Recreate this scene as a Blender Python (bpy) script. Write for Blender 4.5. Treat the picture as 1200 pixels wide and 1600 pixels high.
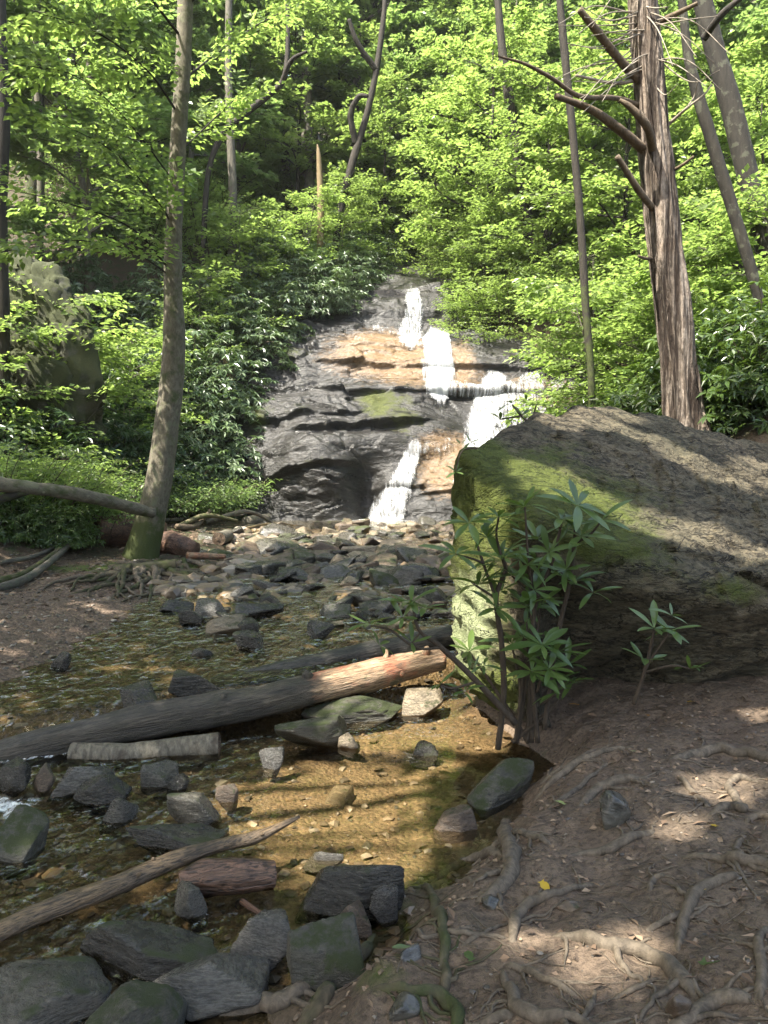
import bpy, math, random
import numpy as np
from mathutils import Vector
from mathutils.bvhtree import BVHTree

for o in list(bpy.data.objects):
    bpy.data.objects.remove(o)
sc = bpy.context.scene
COL = sc.collection
RNG = np.random.default_rng(7)
random.seed(7)

# ------------------------------------------------------------------ camera
CAMZ = 1.9
FPX = 1164.0            # focal length in photograph pixels (1200 x 1600)
PITCH = math.atan(60 / FPX)
cam_d = bpy.data.cameras.new('camera')
cam = bpy.data.objects.new('camera', cam_d)
COL.objects.link(cam)
cam.location = (0, 0, CAMZ)
cam.rotation_euler = (math.pi / 2 - PITCH, 0, 0)
cam_d.sensor_fit = 'VERTICAL'
cam_d.sensor_height = 24
cam_d.lens = 24 * FPX / 1600
cam_d.clip_start = 0.05
cam_d.clip_end = 2000
sc.camera = cam

# ------------------------------------------------------------------ light
SUN = np.array([-0.42, -0.34, 0.84]); SUN /= np.linalg.norm(SUN)
w = bpy.data.worlds.new('World'); sc.world = w; w.use_nodes = True
nt = w.node_tree
sky = nt.nodes.new('ShaderNodeTexSky'); sky.sky_type = 'NISHITA'; sky.sun_disc = False
sky.sun_elevation = math.asin(SUN[2])
sky.sun_rotation = math.atan2(SUN[0], SUN[1])
sky.air_density = 1.2; sky.dust_density = 4.0; sky.ozone_density = 0.6
bg = nt.nodes['Background']; bg.inputs[1].default_value = 0.15
nt.links.new(sky.outputs[0], bg.inputs[0])
sun_d = bpy.data.lights.new('sun', 'SUN'); sun_d.energy = 5.0; sun_d.angle = math.radians(0.53)
sun_d.color = (1.0, 0.95, 0.86)
sun = bpy.data.objects.new('sun', sun_d); COL.objects.link(sun)
sun.rotation_euler = Vector(SUN).to_track_quat('Z', 'Y').to_euler()
sun.location = (-8, -8, 30)
vs = sc.view_settings
vs.view_transform = 'Standard'; vs.look = 'None'; vs.gamma = 1; vs.use_curve_mapping = False
vs.exposure = 2.12
vs.use_white_balance = True; vs.white_balance_temperature = 6600; vs.white_balance_tint = 8
cy = sc.cycles
cy.max_bounces = 8; cy.diffuse_bounces = 4; cy.glossy_bounces = 3; cy.transmission_bounces = 4
cy.transparent_max_bounces = 10; cy.caustics_reflective = False; cy.caustics_refractive = False
cy.sample_clamp_indirect = 6; cy.use_denoising = True; cy.denoising_prefilter = 'NONE'

# ------------------------------------------------------------------ noise and mesh helpers
def _h(ix, iy, iz, seed):
    h = (ix.astype(np.uint32) * np.uint32(374761393) + iy.astype(np.uint32) * np.uint32(668265263)
         + iz.astype(np.uint32) * np.uint32(2246822519) + np.uint32((seed * 3266489917) & 0xffffffff))
    h = (h ^ (h >> np.uint32(13))) * np.uint32(1274126177)
    h = (h ^ (h >> np.uint32(16))) * np.uint32(2654435761)
    return ((h ^ (h >> np.uint32(15))) & np.uint32(0xffff)).astype(np.float64) / 32767.5 - 1

def noise(p, seed=0):
    p = np.asarray(p, float); i = np.floor(p).astype(np.int64); f = p - i
    u = f * f * (3 - 2 * f); r = 0
    for dx in (0, 1):
        for dy in (0, 1):
            for dz in (0, 1):
                wgt = (u[..., 0] if dx else 1 - u[..., 0]) * (u[..., 1] if dy else 1 - u[..., 1]) * (u[..., 2] if dz else 1 - u[..., 2])
                r = r + wgt * _h(i[..., 0] + dx, i[..., 1] + dy, i[..., 2] + dz, seed)
    return r

def fbm(p, octv=4, seed=0, gain=0.5):
    p = np.asarray(p, float); a = 1.0; r = 0; n = 0
    for k in range(octv):
        r = r + a * noise(p * 2.03 ** k + 17.3 * k, seed + k); n += a; a *= gain
    return r / n

def n2(x, y, s, seed=0, octv=3):
    x, y = np.broadcast_arrays(np.asarray(x, float), np.asarray(y, float))
    return fbm(np.stack([x * s, y * s, np.zeros_like(x) + .37], -1), octv, seed)

def worley(x, y, seed=0):
    """cell colour, distance to the cell border, offset inside the cell"""
    i, j = np.floor(x).astype(np.int64), np.floor(y).astype(np.int64); f1 = np.full(x.shape, 9.); f2 = f1.copy(); c = f1 * 0; ox = f1 * 0; oy = f1 * 0; zz = np.zeros_like(i)
    for a in (-1, 0, 1):
        for b in (-1, 0, 1):
            jx = i + a + .5 + .45 * _h(i + a, j + b, zz, seed); jy = j + b + .5 + .45 * _h(i + a, j + b, zz + 1, seed)
            d = np.hypot(x - jx, y - jy); n = d < f1
            f2 = np.where(n, f1, np.minimum(f2, d)); f1 = np.where(n, d, f1); c = np.where(n, _h(i + a, j + b, zz + 2, seed), c); ox = np.where(n, x - jx, ox); oy = np.where(n, y - jy, oy)
    return c, f2 - f1, ox, oy

def sstep(a, b, x):
    t = np.clip((np.asarray(x, float) - a) / (b - a), 0, 1)
    return t * t * (3 - 2 * t)

def unit(v):
    v = np.asarray(v, float)
    return v / np.maximum(np.linalg.norm(v, axis=-1, keepdims=True), 1e-9)

def mesh(name, V, F, mats, smooth=True, attrs=None, fmat=None):
    """F: an array or list of arrays of polygons (each array one polygon size)"""
    if not isinstance(F, (list, tuple)): F = [F]
    F = [np.asarray(f, dtype=np.int32) for f in F if len(f)]
    V = np.asarray(V, dtype=np.float32)
    me = bpy.data.meshes.new(name)
    me.vertices.add(len(V)); me.vertices.foreach_set('co', V.ravel())
    loops = np.concatenate([f.ravel() for f in F])
    cnt = np.concatenate([np.full(len(f), f.shape[1], np.int32) for f in F])
    st = np.concatenate([[0], np.cumsum(cnt)[:-1]]).astype(np.int32)
    me.loops.add(len(loops)); me.loops.foreach_set('vertex_index', loops)
    me.polygons.add(len(cnt)); me.polygons.foreach_set('loop_start', st)
    me.polygons.foreach_set('use_smooth', np.full(len(cnt), smooth))
    for m in (mats if isinstance(mats, (list, tuple)) else [mats]):
        me.materials.append(m)
    if fmat is not None: me.polygons.foreach_set('material_index', np.asarray(fmat, np.int32))
    for k, a in (attrs or {}).items():
        a = np.asarray(a, np.float32)
        if a.ndim == 1:
            me.attributes.new(k, 'FLOAT', 'POINT').data.foreach_set('value', a)
        else:
            me.attributes.new(k, 'FLOAT_VECTOR', 'POINT').data.foreach_set('vector', a.ravel())
    me.update(calc_edges=True); me.validate()
    return me

def obj(name, me, parent=None, loc=None, rot=None, scale=None):
    o = bpy.data.objects.new(name, me); COL.objects.link(o)
    if parent: o.parent = parent
    if loc is not None: o.location = tuple(float(c) for c in loc)
    if rot is not None: o.rotation_euler = tuple(float(c) for c in rot)
    if scale is not None: o.scale = (scale,) * 3 if np.isscalar(scale) else tuple(float(c) for c in scale)
    return o

def tag(o, label=None, cat=None, group=None, kind=None):
    if label: o['label'] = label
    if cat: o['category'] = cat
    if group: o['group'] = group
    if kind: o['kind'] = kind
    return o

def empty(name, loc=(0, 0, 0)):
    return obj(name, None, loc=loc)

def copy_tree(o, parent=None):
    c = o.copy(); COL.objects.link(c); c.parent = parent
    for ch in o.children: copy_tree(ch, c)
    return c

def spath(pts, n):
    """Catmull-Rom through rows (any number of columns), n samples"""
    p = np.asarray(pts, float)
    if len(p) == 2:
        return p[0] + (p[1] - p[0]) * np.linspace(0, 1, n)[:, None]
    q = np.vstack([2 * p[0] - p[1], p, 2 * p[-1] - p[-2]])
    t = np.linspace(0, len(p) - 1 - 1e-6, n); i = t.astype(int); f = (t - i)[:, None]
    a, b, c, d = q[i], q[i + 1], q[i + 2], q[i + 3]
    return .5 * (2 * b + (c - a) * f + (2 * a - 5 * b + 4 * c - d) * f ** 2 + (3 * b - a - 3 * c + d) * f ** 3)

def tube(pts, rad, seg=8, cap=True, rough=0, rs=3.0, seed=0, ridges=0, rn=9):
    p = np.asarray(pts, float); n = len(p); rad = np.broadcast_to(np.asarray(rad, float), (n,))
    t = unit(np.gradient(p, axis=0))
    ref = np.array([0, 0, 1.]) if abs(t[:, 2]).mean() < .8 else np.array([1., 0, 0])
    s = unit(np.cross(t, ref)); b = np.cross(s, t)
    a = np.linspace(0, 2 * np.pi, seg, endpoint=False)
    dirs = s[:, None] * np.cos(a)[None, :, None] + b[:, None] * np.sin(a)[None, :, None]
    r = rad[:, None] * np.ones(seg)[None]
    if rough:
        q = p[:, None] + dirs * rad[:, None, None]
        r = r * (1 + rough * fbm(q * rs, 3, seed))
    if ridges:
        arc = np.concatenate([[0], np.cumsum(np.linalg.norm(np.diff(p, axis=0), axis=1))])
        q = np.stack([np.cos(a)[None] * rn / 6 + 0 * arc[:, None], np.sin(a)[None] * rn / 6 + 0 * arc[:, None], arc[:, None] * .9 + 0 * a[None]], -1)
        r = r * (1 - ridges * np.abs(noise(q, seed + 5)) + ridges * .4)
    V = (p[:, None] + dirs * r[..., None]).reshape(-1, 3)
    i = np.arange(n - 1)[:, None] * seg; j = np.arange(seg)[None]; k = (j + 1) % seg
    F = np.stack([i + j, i + k, i + seg + k, i + seg + j], -1).reshape(-1, 4)
    if cap:
        V = np.vstack([V, p[0] - t[0] * .02 * rad[0], p[-1] + t[-1] * .02 * rad[-1]])
        j = np.arange(seg); k = (j + 1) % seg
        T = np.vstack([np.stack([np.full(seg, n * seg), k, j], -1), np.stack([np.full(seg, n * seg + 1), (n - 1) * seg + j, (n - 1) * seg + k], -1)])
        return V, [F, T]
    return V, [F]

def merge(parts):
    """parts: list of (V, [F...])"""
    Vs, D, off = [], {}, 0
    for V, F in parts:
        for f in (F if isinstance(F, (list, tuple)) else [F]):
            if len(f): D.setdefault(np.asarray(f).shape[1], []).append(np.asarray(f) + off)
        Vs.append(V); off += len(V)
    return np.vstack(Vs), [np.vstack(v) for v in D.values()]

_ico = {}
def ico(sub):
    if sub not in _ico:
        import bmesh
        b = bmesh.new(); bmesh.ops.create_icosphere(b, subdivisions=sub, radius=1)
        b.verts.ensure_lookup_table()
        V = np.array([v.co[:] for v in b.verts]); F = np.array([[v.index for v in f.verts] for f in b.faces])
        b.free(); _ico[sub] = (unit(V), F)
    return _ico[sub]

# ------------------------------------------------------------------ camera rays (photograph pixel -> world)
def ray(px, py):
    a = (px - 600) / FPX; b = -(py - 800) / FPX
    return np.array([a, math.cos(PITCH) + b * math.sin(PITCH), -math.sin(PITCH) + b * math.cos(PITCH)])

def PZ(px, py, z):
    d = ray(px, py); return np.array([0, 0, CAMZ]) + d * (z - CAMZ) / d[2]

def PD(px, py, y):
    d = ray(px, py); return np.array([0, 0, CAMZ]) + d * y / d[1]

def project(p):
    p = np.asarray(p, float) - np.array([0, 0, CAMZ]); c, s = math.cos(PITCH), math.sin(PITCH)
    dep = p[..., 1] * c - p[..., 2] * s; up = p[..., 1] * s + p[..., 2] * c
    dep = np.where(np.abs(dep) < 1e-6, 1e-6, dep)
    return 600 + FPX * p[..., 0] / dep, 800 - FPX * up / dep, dep

# ------------------------------------------------------------------ terrain functions
_R = np.array([(-3.4, -6), (-1.5, 0), (-.62, 2.0), (-.28, 2.56), (.03, 2.95), (.27, 3.4), (.46, 3.7), (.74, 4.17), (.98, 4.75), (.85, 5.3),
               (.62, 6.0), (.85, 7.5), (1.5, 9), (2.2, 12), (3.0, 16), (4.4, 20), (5.2, 22.5), (3.0, 25), (2.6, 28), (2.0, 32), (2, 200)])
_L = np.array([(-4, -6), (-3.8, 3), (-3.4, 4.5), (-2.85, 5.5), (-2.6, 7), (-2.75, 9.8), (-2.3, 11), (-2.2, 12.5), (-2.7, 14), (-3.2, 17), (-3.3, 19),
               (-3.2, 20.5), (-4.3, 22.5), (-3.6, 25), (-1.2, 27), (0.2, 30), (1.0, 34), (1, 200)])
PROF = np.array([(-20, .0), (19.6, .0), (20.0, .15), (21.0, 1.75), (21.7, 2.55), (22.6, 3.75), (23.2, 4.1), (24.2, 5.3), (25.4, 5.95), (26.3, 6.4), (26.9, 7.5),
                 (28.5, 8.3), (30, 9.2), (36, 12.2), (50, 21), (75, 36), (130, 42), (400, 42)])
LUMPS = []
def ylog(x): return 4.95 + (x + 2.6) * .5
def wl(x, y):
    """water level"""
    up = .24 + .03 * (np.clip(y, 0, 19.6) - 6)
    return up * sstep(-.22, .2, y - ylog(np.clip(x, -4, 1.2)))
def hgt(x, y):
    x, y = np.broadcast_arrays(np.asarray(x, float), np.asarray(y, float))
    dl = (np.interp(y, _L[:, 1], _L[:, 0]) - x) * .9 + .16 * n2(x, y, 1.3, 3)
    dr = (x - np.interp(y, _R[:, 1], _R[:, 0])) * .85 + .10 * n2(x, y, 2.1, 4)
    wv = wl(x, y)
    ins = np.minimum(-dl, -dr)
    bed = wv - .045 - .065 * sstep(0, .9, ins) + .03 * n2(x, y, 2.2, 5)
    left = wv - .05 + .09 * sstep(-.1, .7, dl) + .06 * np.clip(dl, 0, 2.2) + .42 * np.clip(dl - 2.2, 0, 34) + .05 * n2(x, y, 1.1, 6) * sstep(0, 1, dl)
    hi = sstep(6.5, 9, y)
    right = wv - .05 + .2 * sstep(-.05, .35, dr) + (.2 + .1 * hi) * np.clip(dr - .1, 0, 30) + hi * .62 * np.clip(dr - .3, 0, 2.8) \
        + .05 * n2(x, y, 1.4, 7) * sstep(0, .4, dr)
    h = np.where(dl > 0, left, np.where(dr > 0, right, bed))
    k = .12
    # soften the joint between bed and banks
    h = np.where((dl > -k) & (dl <= 0), np.maximum(h, wv - .05 - (.0 - dl) * .8), h)
    h = h + np.interp(y, PROF[:, 0], PROF[:, 1]) - .75 * sstep(19.2, 20.6, y)
    for lx, ly, lr, la in LUMPS: h = h + la * np.exp(-(((x - lx) ** 2 + (y - ly) ** 2) / lr ** 2))
    far = sstep(13, 24, y)
    h = h + far * (.7 * n2(x, y, .16, 8))
    return h + .045 * n2(x, y, 4.5, 9) * sstep(-.1, .3, np.maximum(dl, dr)) + .016 * n2(x, y, 15, 10) * (y < 12)

def PG(px, py):
    """where the camera ray through a photograph pixel meets the ground"""
    d = ray(px, py); t = np.concatenate([np.arange(1.2, 14, .08), np.arange(14, 90, .3)]); o_ = np.array([0, 0, CAMZ])
    for _ in range(2):
        p = o_ + d * t[:, None]
        hit = np.nonzero(p[:, 2] < hgt(p[:, 0], p[:, 1]))[0]
        if not len(hit): return p[-1]
        k = max(hit[0], 1); t = np.linspace(t[k - 1], t[k], 24)
    return p[hit[0]]

# ------------------------------------------------------------------ materials
class NT:
    def __init__(s, name):
        s.m = bpy.data.materials.new(name); s.m.use_nodes = True; s.t = s.m.node_tree
        for n in list(s.t.nodes): s.t.nodes.remove(n)
        s.out = s.n('ShaderNodeOutputMaterial')
    def n(s, ty, **kw):
        n = s.t.nodes.new(ty)
        for k, v in kw.items(): setattr(n, k, v)
        return n
    def l(s, a, b): s.t.links.new(a, b)
    def set(s, inp, v):
        if hasattr(v, 'is_linked') or isinstance(v, bpy.types.NodeSocket): s.l(v, inp)
        elif isinstance(v, (tuple, list)) and len(v) == 3 and inp.type == 'RGBA': inp.default_value = (*v, 1)
        else: inp.default_value = v
    def pos(s, obj=False, scale=(1, 1, 1), rot=(0, 0, 0)):
        tc = s.n('ShaderNodeTexCoord'); mp = s.n('ShaderNodeMapping')
        s.l(tc.outputs['Object'], mp.inputs[0])
        if not obj:
            g = s.n('ShaderNodeNewGeometry'); s.l(g.outputs['Position'], mp.inputs[0])
        mp.inputs['Scale'].default_value = scale; mp.inputs['Rotation'].default_value = rot
        return mp.outputs[0]
    def noise(s, vec, scale, detail=5, rough=.55, dist=0):
        n = s.n('ShaderNodeTexNoise'); s.l(vec, n.inputs['Vector'])
        n.inputs['Scale'].default_value = scale; n.inputs['Detail'].default_value = detail
        n.inputs['Roughness'].default_value = rough; n.inputs['Distortion'].default_value = dist
        return n.outputs['Fac']
    def ramp(s, fac, stops, interp='LINEAR'):
        r = s.n('ShaderNodeValToRGB'); s.l(fac, r.inputs[0]); r.color_ramp.interpolation = interp
        e = r.color_ramp.elements
        while len(e) < len(stops): e.new(.5)
        for q, (p, c) in zip(e, stops):
            q.position = p; q.color = (c, c, c, 1) if np.isscalar(c) else (*c, 1)
        return r.outputs[0]
    def mix(s, f, a, b, mode='MIX'):
        m = s.n('ShaderNodeMix', data_type='RGBA', blend_type=mode)
        s.set(m.inputs[0], f); s.set(m.inputs[6], a); s.set(m.inputs[7], b)
        return m.outputs[2]
    def math(s, op, a, b=0.0, clamp=False):
        m = s.n('ShaderNodeMath', operation=op, use_clamp=clamp); s.set(m.inputs[0], a); s.set(m.inputs[1], b)
        return m.outputs[0]
    def attr(s, name, vec=False):
        a = s.n('ShaderNodeAttribute', attribute_name=name); return a.outputs['Vector' if vec else 'Fac']
    def bump(s, h, strength=.5, dist=.02, nrm=None):
        b = s.n('ShaderNodeBump'); b.inputs['Strength'].default_value = strength; b.inputs['Distance'].default_value = dist
        s.l(h, b.inputs['Height'])
        if nrm is not None: s.l(nrm, b.inputs['Normal'])
        return b.outputs[0]
    def upness(s):
        g = s.n('ShaderNodeNewGeometry'); x = s.n('ShaderNodeSeparateXYZ'); s.l(g.outputs['Normal'], x.inputs[0]); return x.outputs[2]
    def rand(s): return s.n('ShaderNodeObjectInfo').outputs['Random']
    def bsdf(s, col, rough=.7, nrm=None, spec=.5, **kw):
        b = s.n('ShaderNodeBsdfPrincipled'); s.set(b.inputs['Base Color'], col); s.set(b.inputs['Roughness'], rough)
        s.set(b.inputs['Specular IOR Level'], spec)
        if nrm is not None: s.l(nrm, b.inputs['Normal'])
        for k, v in kw.items(): s.set(b.inputs[k.replace('_', ' ')], v)
        return b.outputs[0]
    def done(s, sh): s.l(sh, s.out.inputs[0]); return s.m

def rock_mat(name, dark, light, moss=.0, mosscol=(.035, .045, .012), rough=.55, scale=1.0, strata=(1, 1, 3), lichen=.15, vary=.5):
    t = NT(name); v = t.pos(True); vs_ = t.pos(True, strata, (.2, .3, 0))
    a = t.noise(vs_, 1.7 * scale, 8, .66, .6); b = t.noise(vs_, 6 * scale, 7, .68, .3); c = t.noise(v, 28 * scale, 4, .6)
    col = t.mix(t.ramp(a, [(.3, 0), (.72, 1)]), dark, light)
    col = t.mix(t.ramp(b, [(.4, .85), (.56, 0)]), col, tuple(x * .4 for x in dark))
    col = t.mix(t.ramp(c, [(.55, 0), (.7, .5)]), col, tuple(x * 1.5 for x in light))
    col = t.mix(t.ramp(t.noise(v, 3 * scale, 6, .7), [(.6, 0), (.66, lichen)]), col, (.30, .30, .25))
    rv = t.rand()
    col = t.mix(t.math('MULTIPLY', rv, vary), col, tuple(x * .35 for x in light))
    h = t.math('ADD', t.math('MULTIPLY', a, .7), t.math('ADD', t.math('MULTIPLY', b, .35), t.math('MULTIPLY', c, .18)))
    rg = t.ramp(b, [(.3, rough - .2), (.7, rough + .15)])
    if moss:
        mm = t.math('ADD', t.noise(v, 1.3 * scale, 7, .7), t.math('MULTIPLY', t.upness(), .18))
        mk = t.ramp(mm, [(.68 - moss * .4, 0), (.80 - moss * .4, 1)])
        mc = t.mix(t.noise(v, 40 * scale, 4), tuple(x * .45 for x in mosscol), tuple(x * 1.6 for x in mosscol))
        col = t.mix(mk, col, mc); rg = t.mix(mk, rg, (.95, .95, .95))
        h = t.math('ADD', h, t.math('MULTIPLY', t.math('MULTIPLY', mk, t.noise(v, 120 * scale, 3)), .5))
    return t.done(t.bsdf(col, rg, t.bump(h, .8, .03 / scale)))

def bark_mat(name, dark, light, stretch=.25, scale=14, moss=.0, mosscol=(.045, .055, .016), bumpd=.02, rough=.85, patch=None):
    t = NT(name); v = t.pos(True, (1, 1, stretch)); v2 = t.pos(True)
    a = t.noise(v, scale, 7, .65, .4); b = t.noise(v2, 3.0, 5); c = t.noise(v2, scale * 5, 4)
    col = t.mix(t.ramp(a, [(.32, 0), (.66, 1)]), dark, light)
    col = t.mix(t.ramp(b, [(.35, 0), (.75, .6)]), col, tuple(x * .5 for x in light))
    col = t.mix(t.math('MULTIPLY', c, .5), col, dark)
    if patch: col = t.mix(t.ramp(t.noise(v2, 6, 5, .6), [(.55, 0), (.62, .8)]), col, patch)
    if moss:
        mm = t.ramp(t.math('ADD', t.noise(v2, 5, 6, .6), t.math('MULTIPLY', t.attr('moss'), .6)), [(.85 - moss * .4, 0), (1.02 - moss * .4, 1)])
        col = t.mix(mm, col, t.mix(c, tuple(x * .5 for x in mosscol), tuple(x * 1.5 for x in mosscol)))
    h = t.math('ADD', a, t.math('MULTIPLY', c, .3))
    return t.done(t.bsdf(col, rough, t.bump(h, .9, bumpd), .3))

def wood_mat(name, dark, light, red=None, rough=.6, scale=1.0, axis=2):
    """weathered wood: grain along the object's local Z axis"""
    st = [7, 7, 7]; st[axis] = .7
    t = NT(name); v = t.pos(True, tuple(st)); v2 = t.pos(True)
    a = t.noise(v, 4 * scale, 7, .65, .5); b = t.noise(v2, 3.5 * scale, 6, .6); c = t.noise(v, 18 * scale, 4)
    col = t.mix(t.ramp(a, [(.3, 0), (.7, 1)]), dark, light)
    if red: col = t.mix(t.ramp(b, [(.42, 0), (.62, 1)]), col, red)
    col = t.mix(t.ramp(c, [(.38, .9), (.52, 0)]), col, tuple(x * .22 for x in dark))
    col = t.mix(t.ramp(t.noise(v2, 9 * scale, 6, .7), [(.52, 0), (.64, .75)]), col, tuple(x * .5 for x in dark))
    h = t.math('ADD', a, t.math('MULTIPLY', c, .6))
    return t.done(t.bsdf(col, t.ramp(b, [(.3, rough - .25), (.7, rough + .15)]), t.bump(h, .9, .02)))

def leaf_mat(name, lo, hi, trans, gloss=.35, tw=.5, rough=.38):
    t = NT(name); f = t.attr('tone'); r = t.rand()
    f = t.math('ADD', t.math('MULTIPLY', f, .7), t.math('MULTIPLY', r, .3))
    col = t.mix(f, lo, hi)
    tcol = t.mix(f, tuple(c * .6 for c in trans), tuple(c * 1.25 for c in trans))
    d = t.bsdf(col, rough, None, gloss)
    tr = t.n('ShaderNodeBsdfTranslucent'); t.l(tcol, tr.inputs[0])
    mx = t.n('ShaderNodeMixShader'); mx.inputs[0].default_value = tw; t.l(d, mx.inputs[1]); t.l(tr.outputs[0], mx.inputs[2])
    return t.done(mx.outputs[0])

M = {}
M['leaf_bright'] = leaf_mat('leaf_bright', (.074, .123, .034), (.178, .224, .074), (.285, .405, .09), .45, .55)
M['leaf_mid'] = leaf_mat('leaf_mid', (.062, .108, .038), (.15, .198, .078), (.225, .34, .085), .45, .55)
M['leaf_dark'] = leaf_mat('leaf_dark', (.035, .068, .028), (.095, .14, .06), (.09, .16, .04), .6, .32, .36)
M['leaf_grey'] = leaf_mat('leaf_grey', (.06, .105, .05), (.16, .21, .10), (.13, .21, .05), .7, .3, .38)
M['leaf_rhodo'] = leaf_mat('leaf_rhodo', (.04, .075, .02), (.10, .15, .04), (.14, .22, .03), .5, .3, .3)
M['leaf_yellow'] = leaf_mat('leaf_yellow', (.45, .30, .03), (.6, .42, .06), (.4, .28, .03), .3, .3)
M['leaf_pale'] = leaf_mat('leaf_pale', (.28, .33, .12), (.36, .42, .18), (.2, .25, .06), .3, .3)
M['leaf_orange'] = leaf_mat('leaf_orange', (.3, .13, .02), (.4, .2, .04), (.4, .2, .02), .3, .4)
M['stem'] = bark_mat('stem', (.035, .025, .018), (.10, .075, .05), .3, 30, 0)
M['bark_grey'] = bark_mat('bark_grey', (.05, .045, .035), (.17, .15, .115), .3, 16, .0, patch=(.10, .105, .07))
M['bark_main'] = bark_mat('bark_main', (.055, .048, .034), (.20, .175, .125), .5, 22, .8, bumpd=.012, patch=(.12, .12, .075))
M['bark_dark'] = bark_mat('bark_dark', (.012, .010, .008), (.05, .042, .031), .25, 12, .45)
M['bark_lichen'] = bark_mat('bark_lichen', (.010, .009, .007), (.042, .036, .027), .2, 12, .35, patch=(.065, .066, .046))
def snag_mat():
    t = NT('bark_snag'); v = t.pos(True, (1, 1, .06), (0, .05, 0)); v2 = t.pos(True, (1, 1, .5)); v3 = t.pos(True)
    a = t.noise(v, 9, 6, .6, .5); b = t.noise(v2, 24, 6, .7, .3); c = t.noise(v3, 4, 6, .65); e = t.noise(v, 26, 5, .6, .4)
    col = t.mix(t.ramp(b, [(.3, 0), (.68, 1)]), (.095, .072, .056), (.36, .30, .245))
    col = t.mix(t.ramp(c, [(.45, 0), (.7, .6)]), col, (.15, .105, .075))
    col = t.mix(t.ramp(a, [(.40, .95), (.50, 0)]), col, (.022, .014, .010))
    col = t.mix(t.ramp(e, [(.38, .8), (.48, 0)]), col, (.035, .024, .018))
    h = t.math('ADD', t.math('ADD', t.ramp(a, [(.38, 0), (.54, 1)]), t.math('MULTIPLY', t.ramp(e, [(.36, 0), (.5, 1)]), .5)), t.math('MULTIPLY', b, .4))
    return t.done(t.bsdf(col, .9, t.bump(h, 1.0, .06), .2))
M['bark_snag'] = snag_mat()
M['bark_tan'] = bark_mat('bark_tan', (.10, .075, .04), (.28, .21, .11), .2, 10, 0)
M['branch_dead'] = bark_mat('branch_dead', (.06, .045, .03), (.20, .15, .10), .25, 20, 0)
M['twig_white'] = bark_mat('twig_white', (.16, .13, .10), (.36, .32, .26), .3, 20, 0)
M['bark_moss'] = bark_mat('bark_moss', (.05, .042, .025), (.16, .14, .08), .4, 12, .62, (.05, .058, .016))
M['rock_grey'] = rock_mat('rock_grey', (.026, .024, .019), (.115, .105, .085), .06, rough=.32)
M['rock_dark'] = rock_mat('rock_dark', (.012, .011, .009), (.052, .047, .037), .07, rough=.24)
M['rock_tan'] = rock_mat('rock_tan', (.10, .078, .05), (.30, .24, .165), .05, rough=.5, vary=.3)
M['rock_moss'] = rock_mat('rock_moss', (.026, .024, .017), (.095, .088, .065), .30, rough=.42)
M['rock_brown'] = rock_mat('rock_brown', (.045, .032, .022), (.17, .12, .08), .08, rough=.42)
M['rock_slate'] = rock_mat('rock_slate', (.032, .029, .025), (.125, .115, .098), .0, rough=.28, strata=(1, 1, 4), lichen=.05, vary=.3)

def terrain_mat():
    t = NT('earth'); v = t.pos()
    bank, bed, mossa, litter, grav = (t.attr(k) for k in ('bank', 'bed', 'moss', 'litter', 'gravel'))
    big = t.noise(v, .9, 5, .6); mid = t.noise(v, 6, 7, .65); fine = t.noise(v, 38, 6, .65); dust = t.noise(v, 160, 3, .6)
    mud = t.mix(t.ramp(mid, [(.3, 0), (.7, 1)]), (.085, .059, .041), (.215, .154, .106))
    mud = t.mix(t.ramp(big, [(.4, 0), (.7, .55)]), mud, (.11, .085, .057))
    mud = t.mix(t.ramp(fine, [(.38, .7), (.54, 0)]), mud, (.035, .024, .016))
    mud = t.mix(t.ramp(dust, [(.62, 0), (.75, .5)]), mud, (.26, .19, .14))
    vor = t.n('ShaderNodeTexVoronoi'); t.l(v, vor.inputs['Vector']); vor.inputs['Scale'].default_value = 34
    cellc = t.n('ShaderNodeSeparateColor'); t.l(vor.outputs['Color'], cellc.inputs[0])
    bedc = t.mix(cellc.outputs[0], (.11, .081, .048), (.25, .178, .108))
    bedc = t.mix(t.ramp(mid, [(.45, 0), (.75, .8)]), bedc, (.11, .095, .05))
    bedc = t.mix(t.ramp(fine, [(.3, .6), (.6, 0)]), bedc, (.06, .042, .022))
    gr = t.mix(cellc.outputs[1], (.09, .06, .04), (.22, .155, .11))
    gr = t.mix(t.ramp(fine, [(.3, .7), (.65, 0)]), gr, (.05, .035, .024))
    lit = t.mix(fine, (.022, .016, .010), (.085, .055, .03))
    lit = t.mix(t.ramp(mid, [(.5, 0), (.62, .8)]), lit, (.03, .05, .014))
    col = t.mix(bank, lit, mud); col = t.mix(grav, col, gr); col = t.mix(bed, col, bedc)
    mm = t.ramp(t.math('ADD', t.math('MULTIPLY', mossa, .8), t.math('MULTIPLY', t.noise(v, 4, 6, .65), .6)), [(.62, 0), (.80, 1)])
    col = t.mix(mm, col, t.mix(t.noise(v, 60, 4), (.03, .042, .008), (.10, .13, .022)))
    cell = t.ramp(vor.outputs['Distance'], [(0, 1), (.6, 0)])
    h = t.math('ADD', t.math('ADD', t.math('MULTIPLY', mid, 1.4), fine), t.math('MULTIPLY', dust, .35))
    h = t.math('ADD', h, t.math('MULTIPLY', t.math('MULTIPLY', cell, t.math('MAXIMUM', bed, grav)), .6))
    return t.done(t.bsdf(col, t.ramp(mid, [(.3, .6), (.7, .9)]), t.bump(h, .9, .03), .35))
M['earth'] = terrain_mat()

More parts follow.
